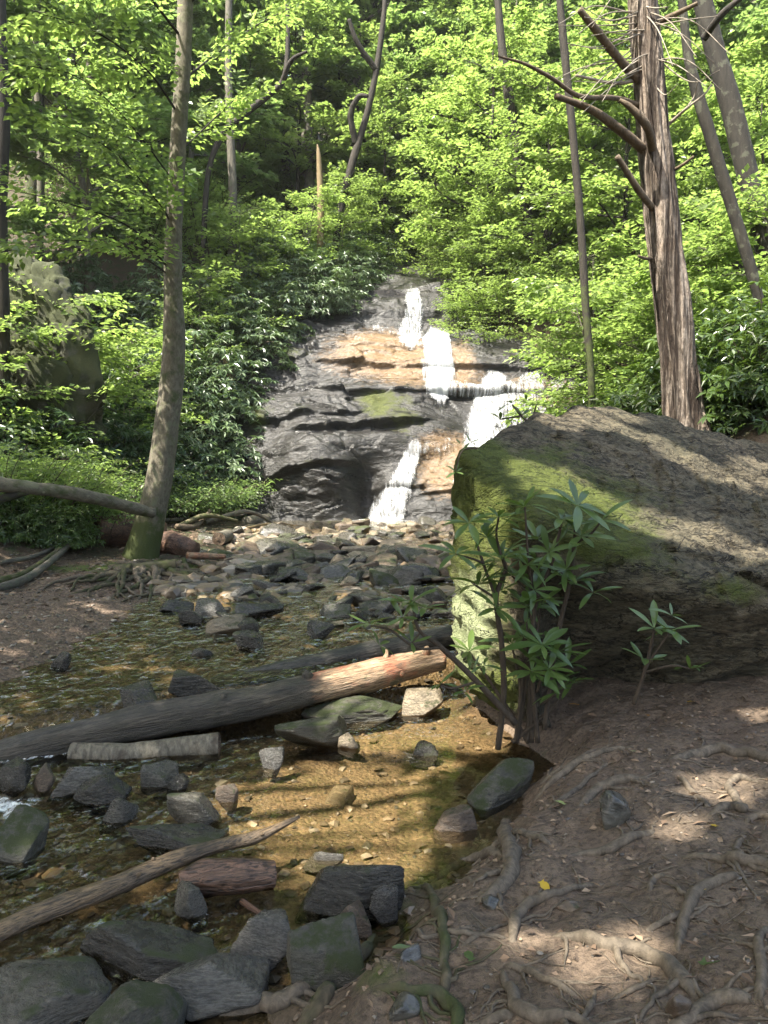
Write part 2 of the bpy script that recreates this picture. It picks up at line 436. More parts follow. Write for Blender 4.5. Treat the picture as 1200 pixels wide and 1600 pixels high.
def water_mat():
    t = NT('water'); v = t.pos(); fl = t.attr('flow'); fo = t.attr('foam')
    vf = t.pos(False, (1.25, .8, 1), (0, 0, -.45))
    r1 = t.noise(vf, 4.2, 2, .5, .3); r2 = t.noise(vf, 12, 2, .5, .3); r3 = t.noise(v, 1.6, 3)
    h = t.math('ADD', t.math('MULTIPLY', r1, 1.0), t.math('MULTIPLY', r2, .5))
    h = t.math('MULTIPLY', t.math('ADD', h, t.math('MULTIPLY', t.noise(vf, 30, 2, .5), .16)), t.math('ADD', fl, .02))
    nb = t.bump(t.math('ADD', h, t.math('MULTIPLY', r3, .01)), 1.0, .11)
    fr = t.n('ShaderNodeFresnel'); fr.inputs[0].default_value = 1.33
    fr_glint = t.math('ADD', fr.outputs[0], t.math('MULTIPLY', t.math('MULTIPLY', fl, t.ramp(r2, [(.56, 0), (.66, 1)])), .30), True)  # noise spots mirror more than Fresnel gives, painted in as ripple glints
    gl = t.n('ShaderNodeBsdfGlossy'); gl.inputs['Roughness'].default_value = .02; t.l(nb, gl.inputs['Normal'])
    gl.inputs[0].default_value = (1, .97, .9, 1)
    tp = t.n('ShaderNodeBsdfTransparent'); tp.inputs[0].default_value = (.93, .87, .74, 1)
    mx = t.n('ShaderNodeMixShader'); t.l(fr_glint, mx.inputs[0]); t.l(tp.outputs[0], mx.inputs[1]); t.l(gl.outputs[0], mx.inputs[2])
    white = t.bsdf((.8, .82, .82), .5, nb)
    fm = t.ramp(t.math('MULTIPLY', fo, t.math('ADD', t.math('MULTIPLY', t.noise(vf, 13, 6, .7, 1.0), 1.5), -.1)), [(.38, 0), (.62, .9)])
    m2 = t.n('ShaderNodeMixShader'); t.l(fm, m2.inputs[0]); t.l(mx.outputs[0], m2.inputs[1]); t.l(white, m2.inputs[2])
    return t.done(m2.outputs[0])
M['water'] = water_mat()

def fall_mat(name, cover, stretch=26):
    """falling water: white streaks with clear gaps; 'uvw' holds (across metres, along metres, density)"""
    t = NT(name); a = t.n('ShaderNodeAttribute', attribute_name='uvw')
    mp = t.n('ShaderNodeMapping'); t.l(a.outputs['Vector'], mp.inputs[0]); mp.inputs['Scale'].default_value = (stretch, 2.0, 0)
    x = t.n('ShaderNodeSeparateXYZ'); t.l(a.outputs['Vector'], x.inputs[0])
    s1 = t.noise(mp.outputs[0], 1, 5, .6, .5)
    mp2 = t.n('ShaderNodeMapping'); t.l(a.outputs['Vector'], mp2.inputs[0]); mp2.inputs['Scale'].default_value = (stretch * .35, 6, 0)
    s2 = t.noise(mp2.outputs[0], 1, 6, .7, .4)
    f = t.math('ADD', t.math('ADD', t.math('MULTIPLY', s1, .75), t.math('MULTIPLY', s2, .55)), t.math('ADD', x.outputs[2], cover - 1))
    fac = t.ramp(f, [(.30, 0), (.55, .5), (.86, .95)])
    nb = t.bump(t.math('ADD', s1, s2), .8, .05)
    d = t.bsdf((.74, .76, .78), .3, nb)
    tl = t.n('ShaderNodeBsdfTranslucent'); tl.inputs[0].default_value = (.5, .52, .54, 1)
    m1 = t.n('ShaderNodeMixShader'); m1.inputs[0].default_value = .25; t.l(d, m1.inputs[1]); t.l(tl.outputs[0], m1.inputs[2])
    fr = t.n('ShaderNodeFresnel'); fr.inputs[0].default_value = 1.33; t.l(nb, fr.inputs['Normal'])
    gl = t.n('ShaderNodeBsdfGlossy'); gl.inputs['Roughness'].default_value = .12; t.l(nb, gl.inputs['Normal'])
    tp = t.n('ShaderNodeBsdfTransparent')
    m0 = t.n('ShaderNodeMixShader'); t.l(t.math('MULTIPLY', fr.outputs[0], t.ramp(f, [(.22, 0), (.42, 1)])), m0.inputs[0]); t.l(tp.outputs[0], m0.inputs[1]); t.l(gl.outputs[0], m0.inputs[2])
    m2 = t.n('ShaderNodeMixShader'); t.l(fac, m2.inputs[0]); t.l(m0.outputs[0], m2.inputs[1]); t.l(m1.outputs[0], m2.inputs[2])
    return t.done(m2.outputs[0])
M['fall'] = fall_mat('white_water', .0, 20)

def cliff_mat():
    t = NT('cliff_rock'); v = t.pos(False, (.8, .8, 1.9), (0, .12, 0)); v2 = t.pos()
    ora, mos = t.attr('orange'), t.attr('moss')
    a = t.noise(v, 1.6, 8, .65, .8); b = t.noise(v2, 11, 6, .6); c = t.noise(v, 7, 6, .65, .5)
    col = t.mix(t.ramp(a, [(.3, 0), (.7, 1)]), (.006, .0056, .005), (.027, .025, .022))
    col = t.mix(t.ramp(c, [(.35, .6), (.6, 0)]), col, (.018, .018, .018))
    oc = t.mix(t.ramp(b, [(.3, 0), (.7, 1)]), (.075, .045, .022), (.20, .135, .078))
    col = t.mix(t.ramp(t.math('MULTIPLY', t.math('ADD', ora, t.math('ADD', t.math('MULTIPLY', c, .9), t.math('MULTIPLY', a, .6))), .5), [(.56, 0), (.76, .9)]), col, oc)
    mm = t.ramp(t.math('MULTIPLY', t.math('ADD', mos, t.math('ADD', t.math('MULTIPLY', t.noise(v2, 3, 7, .7), .9), t.math('MULTIPLY', c, .5))), .5), [(.52, 0), (.65, .9)])
    col = t.mix(mm, col, t.mix(b, (.02, .026, .006), (.07, .08, .018)))
    h = t.math('ADD', t.math('MULTIPLY', a, 1.5), t.math('ADD', t.math('MULTIPLY', b, .3), c))
    rg = t.mix(mm, t.ramp(a, [(.3, .22), (.7, .5)]), (.9, .9, .9))
    return t.done(t.bsdf(col, rg, t.bump(h, .7, .06), .32))
M['cliff'] = cliff_mat()

def boulder_mat():
    t = NT('boulder_rock'); v = t.pos(False, (1, 1, 2.4), (.38, .30, 0)); v2 = t.pos(); mos = t.attr('moss'); lichen_sun = t.attr('lichen')
    a = t.noise(v, 2.2, 9, .68, .5); b = t.noise(v, 13, 7, .66, .3); c = t.noise(v2, 85, 4, .6); g = t.noise(v2, .8, 5, .6)
    col = t.mix(t.ramp(a, [(.3, 0), (.7, 1)]), (.085, .068, .043), (.225, .182, .118))
    col = t.mix(t.ramp(b, [(.38, .9), (.55, 0)]), col, (.03, .025, .018))
    col = t.mix(t.ramp(t.noise(v, 30, 6, .7), [(.55, 0), (.68, .7)]), col, (.24, .215, .16))
    col = t.mix(t.ramp(g, [(.42, 0), (.65, .6)]), col, (.085, .082, .045))
    col = t.mix(t.math('MULTIPLY', c, .35), col, (.07, .06, .045))
    vc = t.pos(False, (.55, .9, 1.5), (.38, .30, .5)); cr = t.noise(vc, 2.6, 5, .6, .9); cr2 = t.noise(vc, 7, 4, .6, .6)
    crk = t.math('MAXIMUM', t.ramp(cr, [(.485, 0), (.5, 1), (.515, 0)]), t.math('MULTIPLY', t.ramp(cr2, [(.485, 0), (.5, 1), (.515, 0)]), .6))
    col = t.mix(t.math('MULTIPLY', crk, .8), col, (.014, .011, .008))
    mm = t.ramp(t.math('MULTIPLY', t.math('ADD', mos, t.math('ADD', t.math('MULTIPLY', t.noise(v2, 5, 9, .78), .95), t.math('MULTIPLY', b, .45))), .5), [(.50, 0), (.64, .95)])
    mc = t.mix(t.noise(v2, 55, 5, .6), (.03, .04, .008), (.125, .15, .025))
    col = t.mix(mm, col, mc)
    ll = t.ramp(t.math('MULTIPLY', t.math('ADD', lichen_sun, t.math('MULTIPLY', t.noise(v2, 9, 7, .7), .7)), .5), [(.36, 0), (.5, .85)])
    col = t.mix(ll, col, t.mix(b, (.20, .25, .09), (.46, .48, .30)))  # lichen colour raised so the patch reads as sunlit
    h = t.math('SUBTRACT', t.math('ADD', t.math('MULTIPLY', a, 1.8), t.math('ADD', b, t.math('MULTIPLY', c, .25))), t.math('MULTIPLY', crk, .9))
    return t.done(t.bsdf(col, .88, t.bump(h, 1.0, .07), .25))
M['boulder'] = boulder_mat()
M['log_main'] = wood_mat('log_wood_grey', (.035, .030, .024), (.17, .14, .105), (.06, .055, .035), .55)
M['log_red'] = wood_mat('log_wood_red', (.12, .06, .03), (.42, .27, .16), (.34, .11, .05), .6)
M['log_dark'] = wood_mat('log_wood_dark', (.02, .018, .015), (.085, .075, .06), None, .5)
M['log_rot'] = wood_mat('log_wood_rotten', (.04, .019, .011), (.17, .085, .048), (.11, .05, .027), .7)
M['drift'] = wood_mat('driftwood', (.06, .04, .022), (.24, .16, .085), (.10, .07, .045), .5)
M['chunk'] = wood_mat('wood_chunk', (.05, .028, .018), (.22, .12, .075), None, .5)
M['birch'] = bark_mat('birch_bark', (.03, .025, .018), (.25, .22, .165), 2.5, 10, .25, rough=.6, patch=(.05, .038, .027))
M['root'] = bark_mat('root_bark', (.038, .03, .021), (.19, .15, .108), .3, 34, .0, bumpd=.008, rough=.75)
M['root_moss'] = bark_mat('root_bark_mossy', (.03, .025, .016), (.14, .112, .07), .5, 20, .55, (.035, .042, .013), bumpd=.01)
M['cut'] = wood_mat('cut_wood', (.08, .05, .03), (.24, .16, .10), None, .8)

# ------------------------------------------------------------------ ground sheet
def axis(*seg):
    out = []
    for a, b, st in seg: out.append(np.arange(a, b, st))
    return np.unique(np.concatenate(out + [[seg[-1][1]]]).round(4))

def bank_d(x, y):
    return ((np.interp(y, _L[:, 1], _L[:, 0]) - x) * .9, (x - np.interp(y, _R[:, 1], _R[:, 0])) * .85)

# the root-bound lumps of earth at the water's edge
lm = [(*PG(px, py)[:2], r, a) for (px, py, r, a) in ((640, 1430, .16, .08), (600, 1540, .16, .07), (540, 1500, .14, .07), (690, 1470, .15, .03), (1000, 1180, .4, .08), (850, 1230, .2, .05), (470, 1590, .14, .08))]
LUMPS.extend(lm)
gx = axis((-300, -60, 20), (-60, -20, 2), (-20, -6, .4), (-6, -3, .08), (-3, -.8, .04), (-.8, 2.2, .018), (2.2, 4, .04), (4, 9, .12), (9, 20, .5), (20, 60, 2), (60, 300, 20))
gy = axis((-80, -10, 5), (-10, 1, .3), (1, 1.8, .05), (1.8, 5.2, .018), (5.2, 8, .035), (8, 13, .06), (13, 32, .14), (32, 60, .5), (60, 130, 3), (130, 400, 15))
X, Y = np.meshgrid(gx, gy, indexing='ij'); X = X.ravel(); Y = Y.ravel()
Z = hgt(X, Y)
nyy = len(gy)
i = (np.arange(len(gx) - 1)[:, None] * nyy + np.arange(nyy - 1)[None]).ravel()
F = np.stack([i, i + nyy, i + nyy + 1, i + 1], -1)
dl, dr = bank_d(X, Y)
bank_m = sstep(-.1, .1, dr) * sstep(9, 7.5, Y) * sstep(7, 5, X)
bed_m = sstep(.05, -.15, np.maximum(dl, dr)) * sstep(21, 19.5, Y)
grav_m = sstep(-.15, .1, dl) * sstep(2.9, 2.0, dl) * sstep(12, 11, Y)
moss_m = .9 * np.exp(-((X + 3.5) / .9) ** 2 - ((Y - 11.3) / .9) ** 2) + .55 * np.exp(-((X + 4.6) / .6) ** 2 - ((Y - 10.6) / .5) ** 2)
for (px, py, r, a) in ((640, 1440, .2, .5), (600, 1530, .18, .5), (560, 1490, .14, .5), (830, 1190, .25, .45)):
    p = PG(px, py); moss_m = moss_m + a * np.exp(-(((X - p[0]) ** 2 + (Y - p[1]) ** 2) / r ** 2))
ground = obj('ground', mesh('ground', np.stack([X, Y, Z], -1), F, M['earth'],
             attrs=dict(bank=bank_m, bed=bed_m, moss=np.clip(moss_m, 0, 1), litter=0 * X, gravel=grav_m)))
tag(ground, 'brown muddy bank, gravel bar, stream bed and leaf littered forest floor', None, None, 'structure')

# ------------------------------------------------------------------ water surface of the stream
wx = axis((-6, -3.6, .1), (-3.6, 1.6, .03), (1.6, 6, .1)); wy = axis((-3, 1.8, .15), (1.8, 8, .03), (8, 13, .05), (13, 20.4, .09))
X, Y = np.meshgrid(wx, wy, indexing='ij'); sh = X.shape; X = X.ravel(); Y = Y.ravel()
calm = sstep(-1.0, -.2, X + .25 * n2(X, Y, 1.2, 30)) * sstep(5.6, 5.0, Y)
calm = np.maximum(calm, .8 * sstep(-.7, -.3, X) * sstep(4.2, 3.2, Y))
flow = np.clip((1 - calm) * (.55 + .3 * sstep(5, 8, Y) - .35 * sstep(11, 14, Y)), .0, 1)
q = ylog(X) - Y
foam = .9 * np.exp(-((X + 2.35) / .5) ** 2 - ((Y - 4.15) / .28) ** 2) + .75 * np.exp(-((X + 2.3) / .5) ** 2) * np.exp(-((q - .15) / .15) ** 2) + .8 * sstep(18.9, 20, Y) * np.exp(-((X - .2) / 2.5) ** 2)
Z = wl(X, Y) + flow * (.010 * n2(X * 1.2, Y * .8, 6, 31) + .012 * n2(X, Y, 2.4, 32)) * sstep(1, 2.5, Y)
Z += .02 * foam * n2(X, Y, 9, 33)
ok = (Z > hgt(X, Y) - .03).reshape(sh)
ny_ = len(wy)
fi = (np.arange(len(wx) - 1)[:, None] * ny_ + np.arange(ny_ - 1)[None])
keep = (ok[:-1, :-1] | ok[1:, :-1] | ok[:-1, 1:] | ok[1:, 1:]).ravel(); i = fi.ravel()[keep]
F = np.stack([i, i + ny_, i + ny_ + 1, i + 1], -1)
water = obj('water', mesh('water', np.stack([X, Y, Z], -1), F, M['water'], attrs=dict(flow=flow, foam=np.clip(foam, 0, 1))))
tag(water, 'clear shallow stream with rippled surface over brown gravel', None, None, 'structure')

# ------------------------------------------------------------------ wet rock face of the waterfall
u = np.linspace(-7.5, 8.5, 300); pl = np.array([(19.4, .25), (20.0, .62), (21.0, 2.45), (21.7, 3.25), (22.6, 4.45), (23.3, 4.75), (24.2, 6.0), (25.4, 6.6), (26.3, 7.05),
                                              (26.9, 8.15), (28.5, 9.0), (30, 9.9), (33, 11.3), (37, 13.4)])
s = np.concatenate([[0], np.cumsum(np.linalg.norm(np.diff(pl, axis=0), axis=1))])
sv = np.unique(np.concatenate([np.linspace(0, s[-6], 330), np.linspace(s[-6], s[-1], 120)]))
py_, pz_ = np.interp(sv, s, pl[:, 0]), np.interp(sv, s, pl[:, 1])
k = np.ones(9) / 9; pad = lambda a: np.convolve(np.pad(a, 4, 'edge'), k, 'valid')
py_, pz_ = pad(py_), pad(pz_)
ty, tz = np.gradient(py_), np.gradient(pz_); ln = np.hypot(ty, tz); nyv, nzv = -tz / ln, ty / ln
U, S_ = np.meshgrid(u, np.arange(len(sv)), indexing='ij')
X = U.ravel(); J = S_.ravel(); Yb, Zb, NY, NZ, SV = py_[J], pz_[J], nyv[J], nzv[J], sv[J]
q = np.stack([X * .35, SV * .5, 0 * X], -1)
big = .55 * fbm(q, 3, 41)
ledge = np.zeros(len(X)); rgl = np.random.default_rng(46)
wob = .55 * fbm(np.stack([X * .35, 0 * X, 0 * X + 2.2], -1), 3, 42)
LED = [(5.25, .40, .9, -.05, -9, 9), (3.75, .45, .8, .10, -3, 1.6), (2.5, .38, .7, .22, -4.5, -.3), (6.9, .20, .7, -.10, -9, 9), (8.1, .22, .7, -.06, -9, 9), (9.5, .16, .6, -.05, -9, 9), (1.3, .22, .5, .1, .6, 9), (4.4, .22, .5, .15, -5, 0), (10.6, .2, .5, 0, -9, 9), (12, .3, .8, 0, -9, 9)]
LED += [(rgl.uniform(.5, 13), rgl.uniform(.04, .10), .35, rgl.uniform(-.15, .2), *(lambda c: (c - 2.0, c + 2.0))(rgl.uniform(-4, 4))) for _ in range(26)]
for s0, am, wd_, sl_, xa, xb in LED:
    t_ = SV - (s0 + sl_ * X + wob * (.5 + am) + .05 * fbm(np.stack([X * 2.5, 0 * X + s0, 0 * X], -1), 2, 47))
    msk = sstep(xa, xa + .8, X) * sstep(xb, xb - .8, X) * (.7 + .5 * fbm(np.stack([X * .8, 0 * X + s0 * 3, 0 * X], -1), 2, 48))
    ledge += am * msk * np.where(t_ > 0, np.exp(-np.maximum(t_, 0) / wd_) * sstep(0, .06, t_), -.25 * np.exp(np.minimum(t_, 0) / (.3 * wd_)) * sstep(0, -.06, t_))
ledge2 = 0
fine = .07 * fbm(np.stack([X * 1.6, SV * 1.6, 0 * X], -1), 4, 45)
wx_ = X * .9 + .35 * fbm(np.stack([X, SV, 0 * X], -1), 3, 52); wy_ = SV * 1.9 + .25 * X + .4 * fbm(np.stack([X, SV, 0 * X + 5], -1), 3, 53)
c1, e1_, o1x, o1y = worley(wx_, wy_, 54); c2, e2_, o2x, o2y = worley(wx_ * 2.7 + 3, wy_ * 2.3, 55)
blocks = .13 * c1 + .13 * c2 * o1x + .17 * o1y * (.4 + .6 * c1) - .05 * np.exp(-(e1_ / .05) ** 2) + .035 * c2 + .05 * o2y - .02 * np.exp(-(e2_ / .06) ** 2)
D = big * .8 + ledge + fine + blocks * (.30 + .40 * sstep(.5, -1.5, X))
def gb(cx, csv, rx, rs, a): return a * np.exp(-((X - cx) / rx) ** 2 - ((SV - csv) / rs) ** 2)
# black bulge on the lower left, slot beside it, shelf in the middle
D += gb(-1.9, 2.2, 1.1, 1.0, .55) + gb(-.45, 1.3, .45, .9, -.75) + gb(-.2, 3.0, 1.2, .35, .35) + gb(1.6, .9, 1.2, .7, .3) + gb(.6, 3.6, 1.3, .5, .25)
side = -1.5 * sstep(-3.6, -7, X) * sstep(4, 7, SV) - .8 * sstep(6, 8.5, X)
D = D + side * 0
V = np.stack([X, Yb + NY * D, Zb + NZ * D], -1)
ns = len(sv); i = (np.arange(len(u) - 1)[:, None] * ns + np.arange(ns - 1)[None]).ravel()
F = np.stack([i, i + ns, i + ns + 1, i + 1], -1)
pxc, pyc, _d = project(V)
ora = np.zeros(len(V)); mos = np.zeros(len(V))
for (cx, cy_, rx, ry, a) in ((700, 740, 60, 45, 1.0), (590, 535, 80, 28, .75), (640, 575, 90, 30, .55), (650, 560, 40, 40, .3), (860, 620, 60, 25, .7), (760, 600, 120, 30, .35), (690, 690, 50, 25, .6),
                             (540, 570, 90, 40, .35), (720, 560, 25, 40, .6)):
    ora += a * np.exp(-((pxc - cx) / rx) ** 2 - ((pyc - cy_) / ry) ** 2)
for (cx, cy_, rx, ry, a) in ((585, 640, 30, 30, .48), (640, 660, 40, 35, .45), (470, 640, 40, 25, .35), (600, 620, 60, 15, .4), (690, 510, 18, 25, .5), (440, 550, 60, 18, .5), (500, 720, 40, 15, .35), (400, 650, 25, 50, .6)):
    mos += a * np.exp(-((pxc - cx) / rx) ** 2 - ((pyc - cy_) / ry) ** 2)
cliff_me = mesh('rock_face', V, F, M['cliff'], attrs=dict(orange=np.clip(ora, 0, 1), moss=np.clip(mos, 0, 1)))
cliff = obj('wet_cliff', cliff_me); tag(cliff, 'dark wet stepped rock slope under the waterfall', 'cliff')
CB = BVHTree.FromPolygons([tuple(v) for v in V], [tuple(f) for f in F])
def PC(px, py):
    d = Vector(ray(px, py)).normalized(); h = CB.ray_cast(Vector((0, 0, CAMZ)), d)
    return (np.array(h[0]), np.array(h[1])) if h[0] is not None else (PD(px, py, 23), np.array([0, -.7, .7]))

# ------------------------------------------------------------------ falling water on the face
STROKES = [([(640, 385, 8), (668, 425, 12)], .5), ([(676, 428, 12), (656, 452, 14), (646, 468, 16)], .58), ([(646, 466, 17), (646, 495, 20), (640, 525, 26)], .82), ([(585, 514, 6), (640, 524, 10), (682, 542, 14)], .68),
           ([(682, 538, 20), (685, 572, 22), (685, 606, 21)], 1.12), ([(772, 606, 30), (758, 650, 32), (742, 692, 26)], .84), ([(832, 606, 34), (805, 640, 30), (775, 690, 26)], .76), ([(700, 606, 24), (692, 650, 28), (690, 700, 28)], .54),
           ([(868, 610, 22), (842, 640, 24)], .72), ([(648, 700, 14), (632, 740, 19), (606, 812, 32)], .86), ([(715, 735, 8), (715, 812, 10)], .8), ([(498, 732, 38), (515, 812, 52)], .52), ([(550, 488, 6), (596, 510, 8)], .55),
           ([(685, 600, 16), (730, 612, 15), (800, 608, 15)], .78), ([(700, 694, 14), (655, 702, 12)], .66), ([(745, 690, 14), (715, 738, 10)], .6), ([(560, 620, 30), (540, 690, 40), (525, 740, 40)], .30), ([(470, 600, 40), (450, 690, 40)], .26)]
dens = np.full(len(V), -.6)
for rows, dn in STROKES:
    r_ = spath(np.array(rows, float), 24); best = np.full(len(V), 9.)
    for x_, y_, w_ in r_: best = np.minimum(best, np.hypot(pxc - x_, (pyc - y_) * .9) / w_)
    best = best * (1 + .45 * fbm(np.stack([X * 3.5, SV * .9, 0 * X + len(rows) * dn], -1), 3, 57))
    dens = np.maximum(dens, dn - 1.0 * np.clip(best - .55, 0, None) ** 1.2)
vn = np.zeros_like(V).reshape(len(u), ns, 3); G = V.reshape(len(u), ns, 3)
du = np.gradient(G, axis=0); dvv = np.gradient(G, axis=1); vn = unit(np.cross(du, dvv)).reshape(-1, 3); vn *= np.where(vn[:, 1:2] > 0, -1, 1)
Gs = (V + vn * (.035 + .05 * np.clip(dens, 0, 1))[:, None] + np.array([0, -.02, 0])).reshape(len(u), ns, 3)
for _ in range(2): Gs[:, 1:-1] = .25 * Gs[:, :-2] + .5 * Gs[:, 1:-1] + .25 * Gs[:, 2:]
Gs = Gs.reshape(-1, 3) + vn * (.03 * np.clip(dens, 0, 1) * fbm(np.stack([X * 9, SV * 1.5, 0 * X], -1), 2, 51))[:, None]
ok = dens > -.3; fk = ok[F].any(1); Fw = F[fk]; ids, inv = np.unique(Fw, return_inverse=True)
wf = obj('waterfall', mesh('waterfall', Gs[ids] - np.array([1.0, 20.3, .7]), inv.reshape(-1, 4), M['fall'], attrs=dict(uvw=np.stack([X + .15 * fbm(np.stack([X * .7, SV * .7, 0 * X], -1), 2, 56), SV, dens], -1)[ids])), loc=(1.0, 20.3, .7))
tag(wf, 'white stream of water sliding down the stepped rock slope', 'waterfall')

# ------------------------------------------------------------------ the great boulder
C0 = np.array([2.8, 6.5, .9])
dv, Fi = ico(7)
planes = [((.243, -.442, .864), (2.35, 7.55, 2.56)), ((-.93, -.36, -.03), (.66, 5.55, 1.0)), ((-.86, .5, .0), (.56, 6.0, 1.0)), ((-.25, -.96, .02), (.95, 4.93, .8)), ((.1, -.99, .05), (2.4, 4.78, 1.0)),
          ((0, .85, .52), (2.4, 7.75, 2.5)), ((.17, .10, .97), (2.8, 7.5, 2.56)), ((1, 0, .1), (6.6, 6.5, 1)), ((0, 0, -1), (2.8, 6.5, -.35)), ((-.62, .35, .70), (.70, 6.0, 2.16)),
          ((-.5, -.55, .67), (.72, 5.4, 2.02)), ((.3, -.75, .6), (2.9, 5.0, 1.28))]
acc = 0; PW = 26.0
for n_, p_ in planes:
    n_ = unit(n_); h_ = float((np.array(p_) - C0) @ n_)
    acc = acc + np.clip(dv @ n_, 0, None) ** PW / h_ ** PW
V = C0 + dv * (acc ** (-1 / PW))[:, None]
nrm = unit(dv * .4 + np.array([0, 0, 0]))
bed_ax = unit(np.array([-.34, -.30, .89]))
q = V * np.array([.9, .9, .9])
strata = (V @ bed_ax) * 5.2 + 1.0 * fbm(q * .9, 3, 61)
st = (strata % 1.0) ** 1.8 - .35
amp = .03 + .07 * sstep(1.4, .6, V[:, 2])
pu = V[:, 0] * .95 + V[:, 1] * .35 + .3 * fbm(V * 1.3, 3, 67); pv = (V[:, 1] * .9 - V[:, 0] * .35) * 1.6 + V[:, 2] * 1.2 + .35 * fbm(V * 1.1, 3, 68)
c1, e1_, o1x, o1y = worley(pu * .8, pv * .9, 69); c2, e2_, o2x, o2y = worley(pu * 2.3, pv * 4.0, 70)
rel = .055 * c1 + .10 * o1y * c1 - .05 * np.exp(-(e1_ / .035) ** 2) * (c1 > -.3) + .022 * c2 + .03 * o2y - .018 * np.exp(-(e2_ / .07) ** 2) * (c2 > .1)
disp = .13 * fbm(V * .8, 3, 63) + amp * st + rel + .03 * fbm(V * 5, 4, 64) + .012 * fbm(V * 14, 3, 66)
V = V + dv * disp[:, None]
# undercut below the front lip, right of the mossy pillar
lipz = np.interp(V[:, 0], [.9, 1.6, 2.5, 4], [1.25, 1.15, 1.02, .95]) + .08 * n2(V[:, 0], V[:, 1], 1.5, 65)
cut = np.clip(lipz - V[:, 2], 0, 1.2) * sstep(.98, 1.25, V[:, 0]) * sstep(6.6, 5.2, V[:, 1])
V[:, 1] += cut * 1.0 + .06 * st * (cut > 0) * sstep(0, .2, cut)
# foot of the pillar pulls in over the water
ft = np.clip(.32 - V[:, 2], 0, .6) * sstep(1.5, .9, V[:, 0])
V[:, 0] += ft * .9; V[:, 1] += ft * .6
px_, py2, _ = project(V)
mo = .42 * sstep(1.05, .85, V[:, 0] - .12 * n2(V[:, 0], V[:, 2], 2, 66)) * 1.0
for (cx, cy_, rx, ry, a) in ((800, 750, 90, 55, .55), (900, 820, 80, 50, .5), (970, 860, 100, 45, .4), (1000, 780, 110, 60, .25), (1120, 900, 120, 40, .25), (880, 700, 70, 25, .3), (730, 950, 60, 220, .35), (740, 1110, 70, 50, .5), (1150, 930, 60, 25, .4), (900, 760, 120, 40, .25)):
    mo += a * np.exp(-((px_ - cx) / rx) ** 2 - ((py2 - cy_) / ry) ** 2)
li = .75 * np.exp(-((px_ - 735) / 55) ** 2 - ((py2 - 970) / 110) ** 2)  # pale lichen patch, brightened to stand in for sun on the left face
mo -= li * .5
b_me = mesh('boulder', V - np.array([2.5, 6.2, 0]), Fi, M['boulder'], attrs=dict(moss=np.clip(mo, 0, 1), lichen=np.clip(li, 0, 1)))
boulder = obj('boulder', b_me, loc=(2.5, 6.2, 0))
tag(boulder, 'huge grey boulder with mossy left face beside the pool', 'boulder')
BB = BVHTree.FromPolygons([tuple(v) for v in V], [tuple(f) for f in Fi])

# ------------------------------------------------------------------ rocks
def rock_shape(seed, sub=4, npl=13, flat=.6, sharp=16, rough=.05):
    r = np.random.default_rng(seed); d, Fr = ico(sub); acc = 0
    for n_ in unit(r.normal(size=(npl, 3))):
        acc = acc + np.clip(d @ n_, 0, None) ** sharp / r.uniform(.5, .9) ** sharp
    for n_ in np.vstack([np.eye(3), -np.eye(3)]):
        acc = acc + np.clip(d @ n_, 0, None) ** sharp / 1.0
    V = d * (acc ** (-1 / sharp))[:, None]
    V = V + d * (rough * fbm(V * 2.3 + seed, 4, seed) + rough * .5 * fbm(V * 7 + seed, 3, seed + 9))[:, None]
    mn, mx = V.min(0), V.max(0); V = (V - (mn + mx) / 2) / ((mx - mn) / 2)   # unit box
    return V, Fr
ROCKS = [rock_shape(100 + k, 4, 7 + k % 5, sharp=40, rough=.05) for k in range(14)]
ROCK_ME = {}
def rock_mesh(k, mat):
    if (k, mat) not in ROCK_ME: ROCK_ME[(k, mat)] = mesh('rock', ROCKS[k][0], ROCKS[k][1], M[mat])
    return ROCK_ME[(k, mat)]

def big_rock(l, t, r, b, zb, mat, label, seed, rot=0, tilt=0, dep=.75, group=None, sink=.08, name='rock', sharp=36):
    """box of the rock in the photograph, standing at height zb"""
    p = PZ((l + r) / 2, b, zb); yf = p[1]
    wd = (r - l) / FPX * yf * 1.04
    dd = wd * dep; yc = yf + dd * .42
    zt = CAMZ - (t - 740) / FPX * (yf + dd * .72)
    hh = max(zt - zb, wd * .16)
    V, Fr = rock_shape(seed, 5 if wd > .25 else 4, 9 + seed % 5, sharp=sharp, rough=.05)
    sink = min(sink, .35 * hh + .03); hz = (hh + sink) / 2
    V[:, 2] += V[:, 0] * tilt * (wd / 2) / hz
    c, s_ = math.cos(rot), math.sin(rot); k = dep
    V = np.stack([V[:, 0] * c - V[:, 1] * s_ * k, (V[:, 0] * s_ / k + V[:, 1] * c), V[:, 2]], -1)
    o = obj(name, mesh(name, V, Fr, M[mat]), loc=((l + r) / 2 * yc / FPX - 600 / FPX * yc, yc, zb - sink + hz), scale=(wd / 2, dd / 2, hz))
    return tag(o, label, 'rock', group)

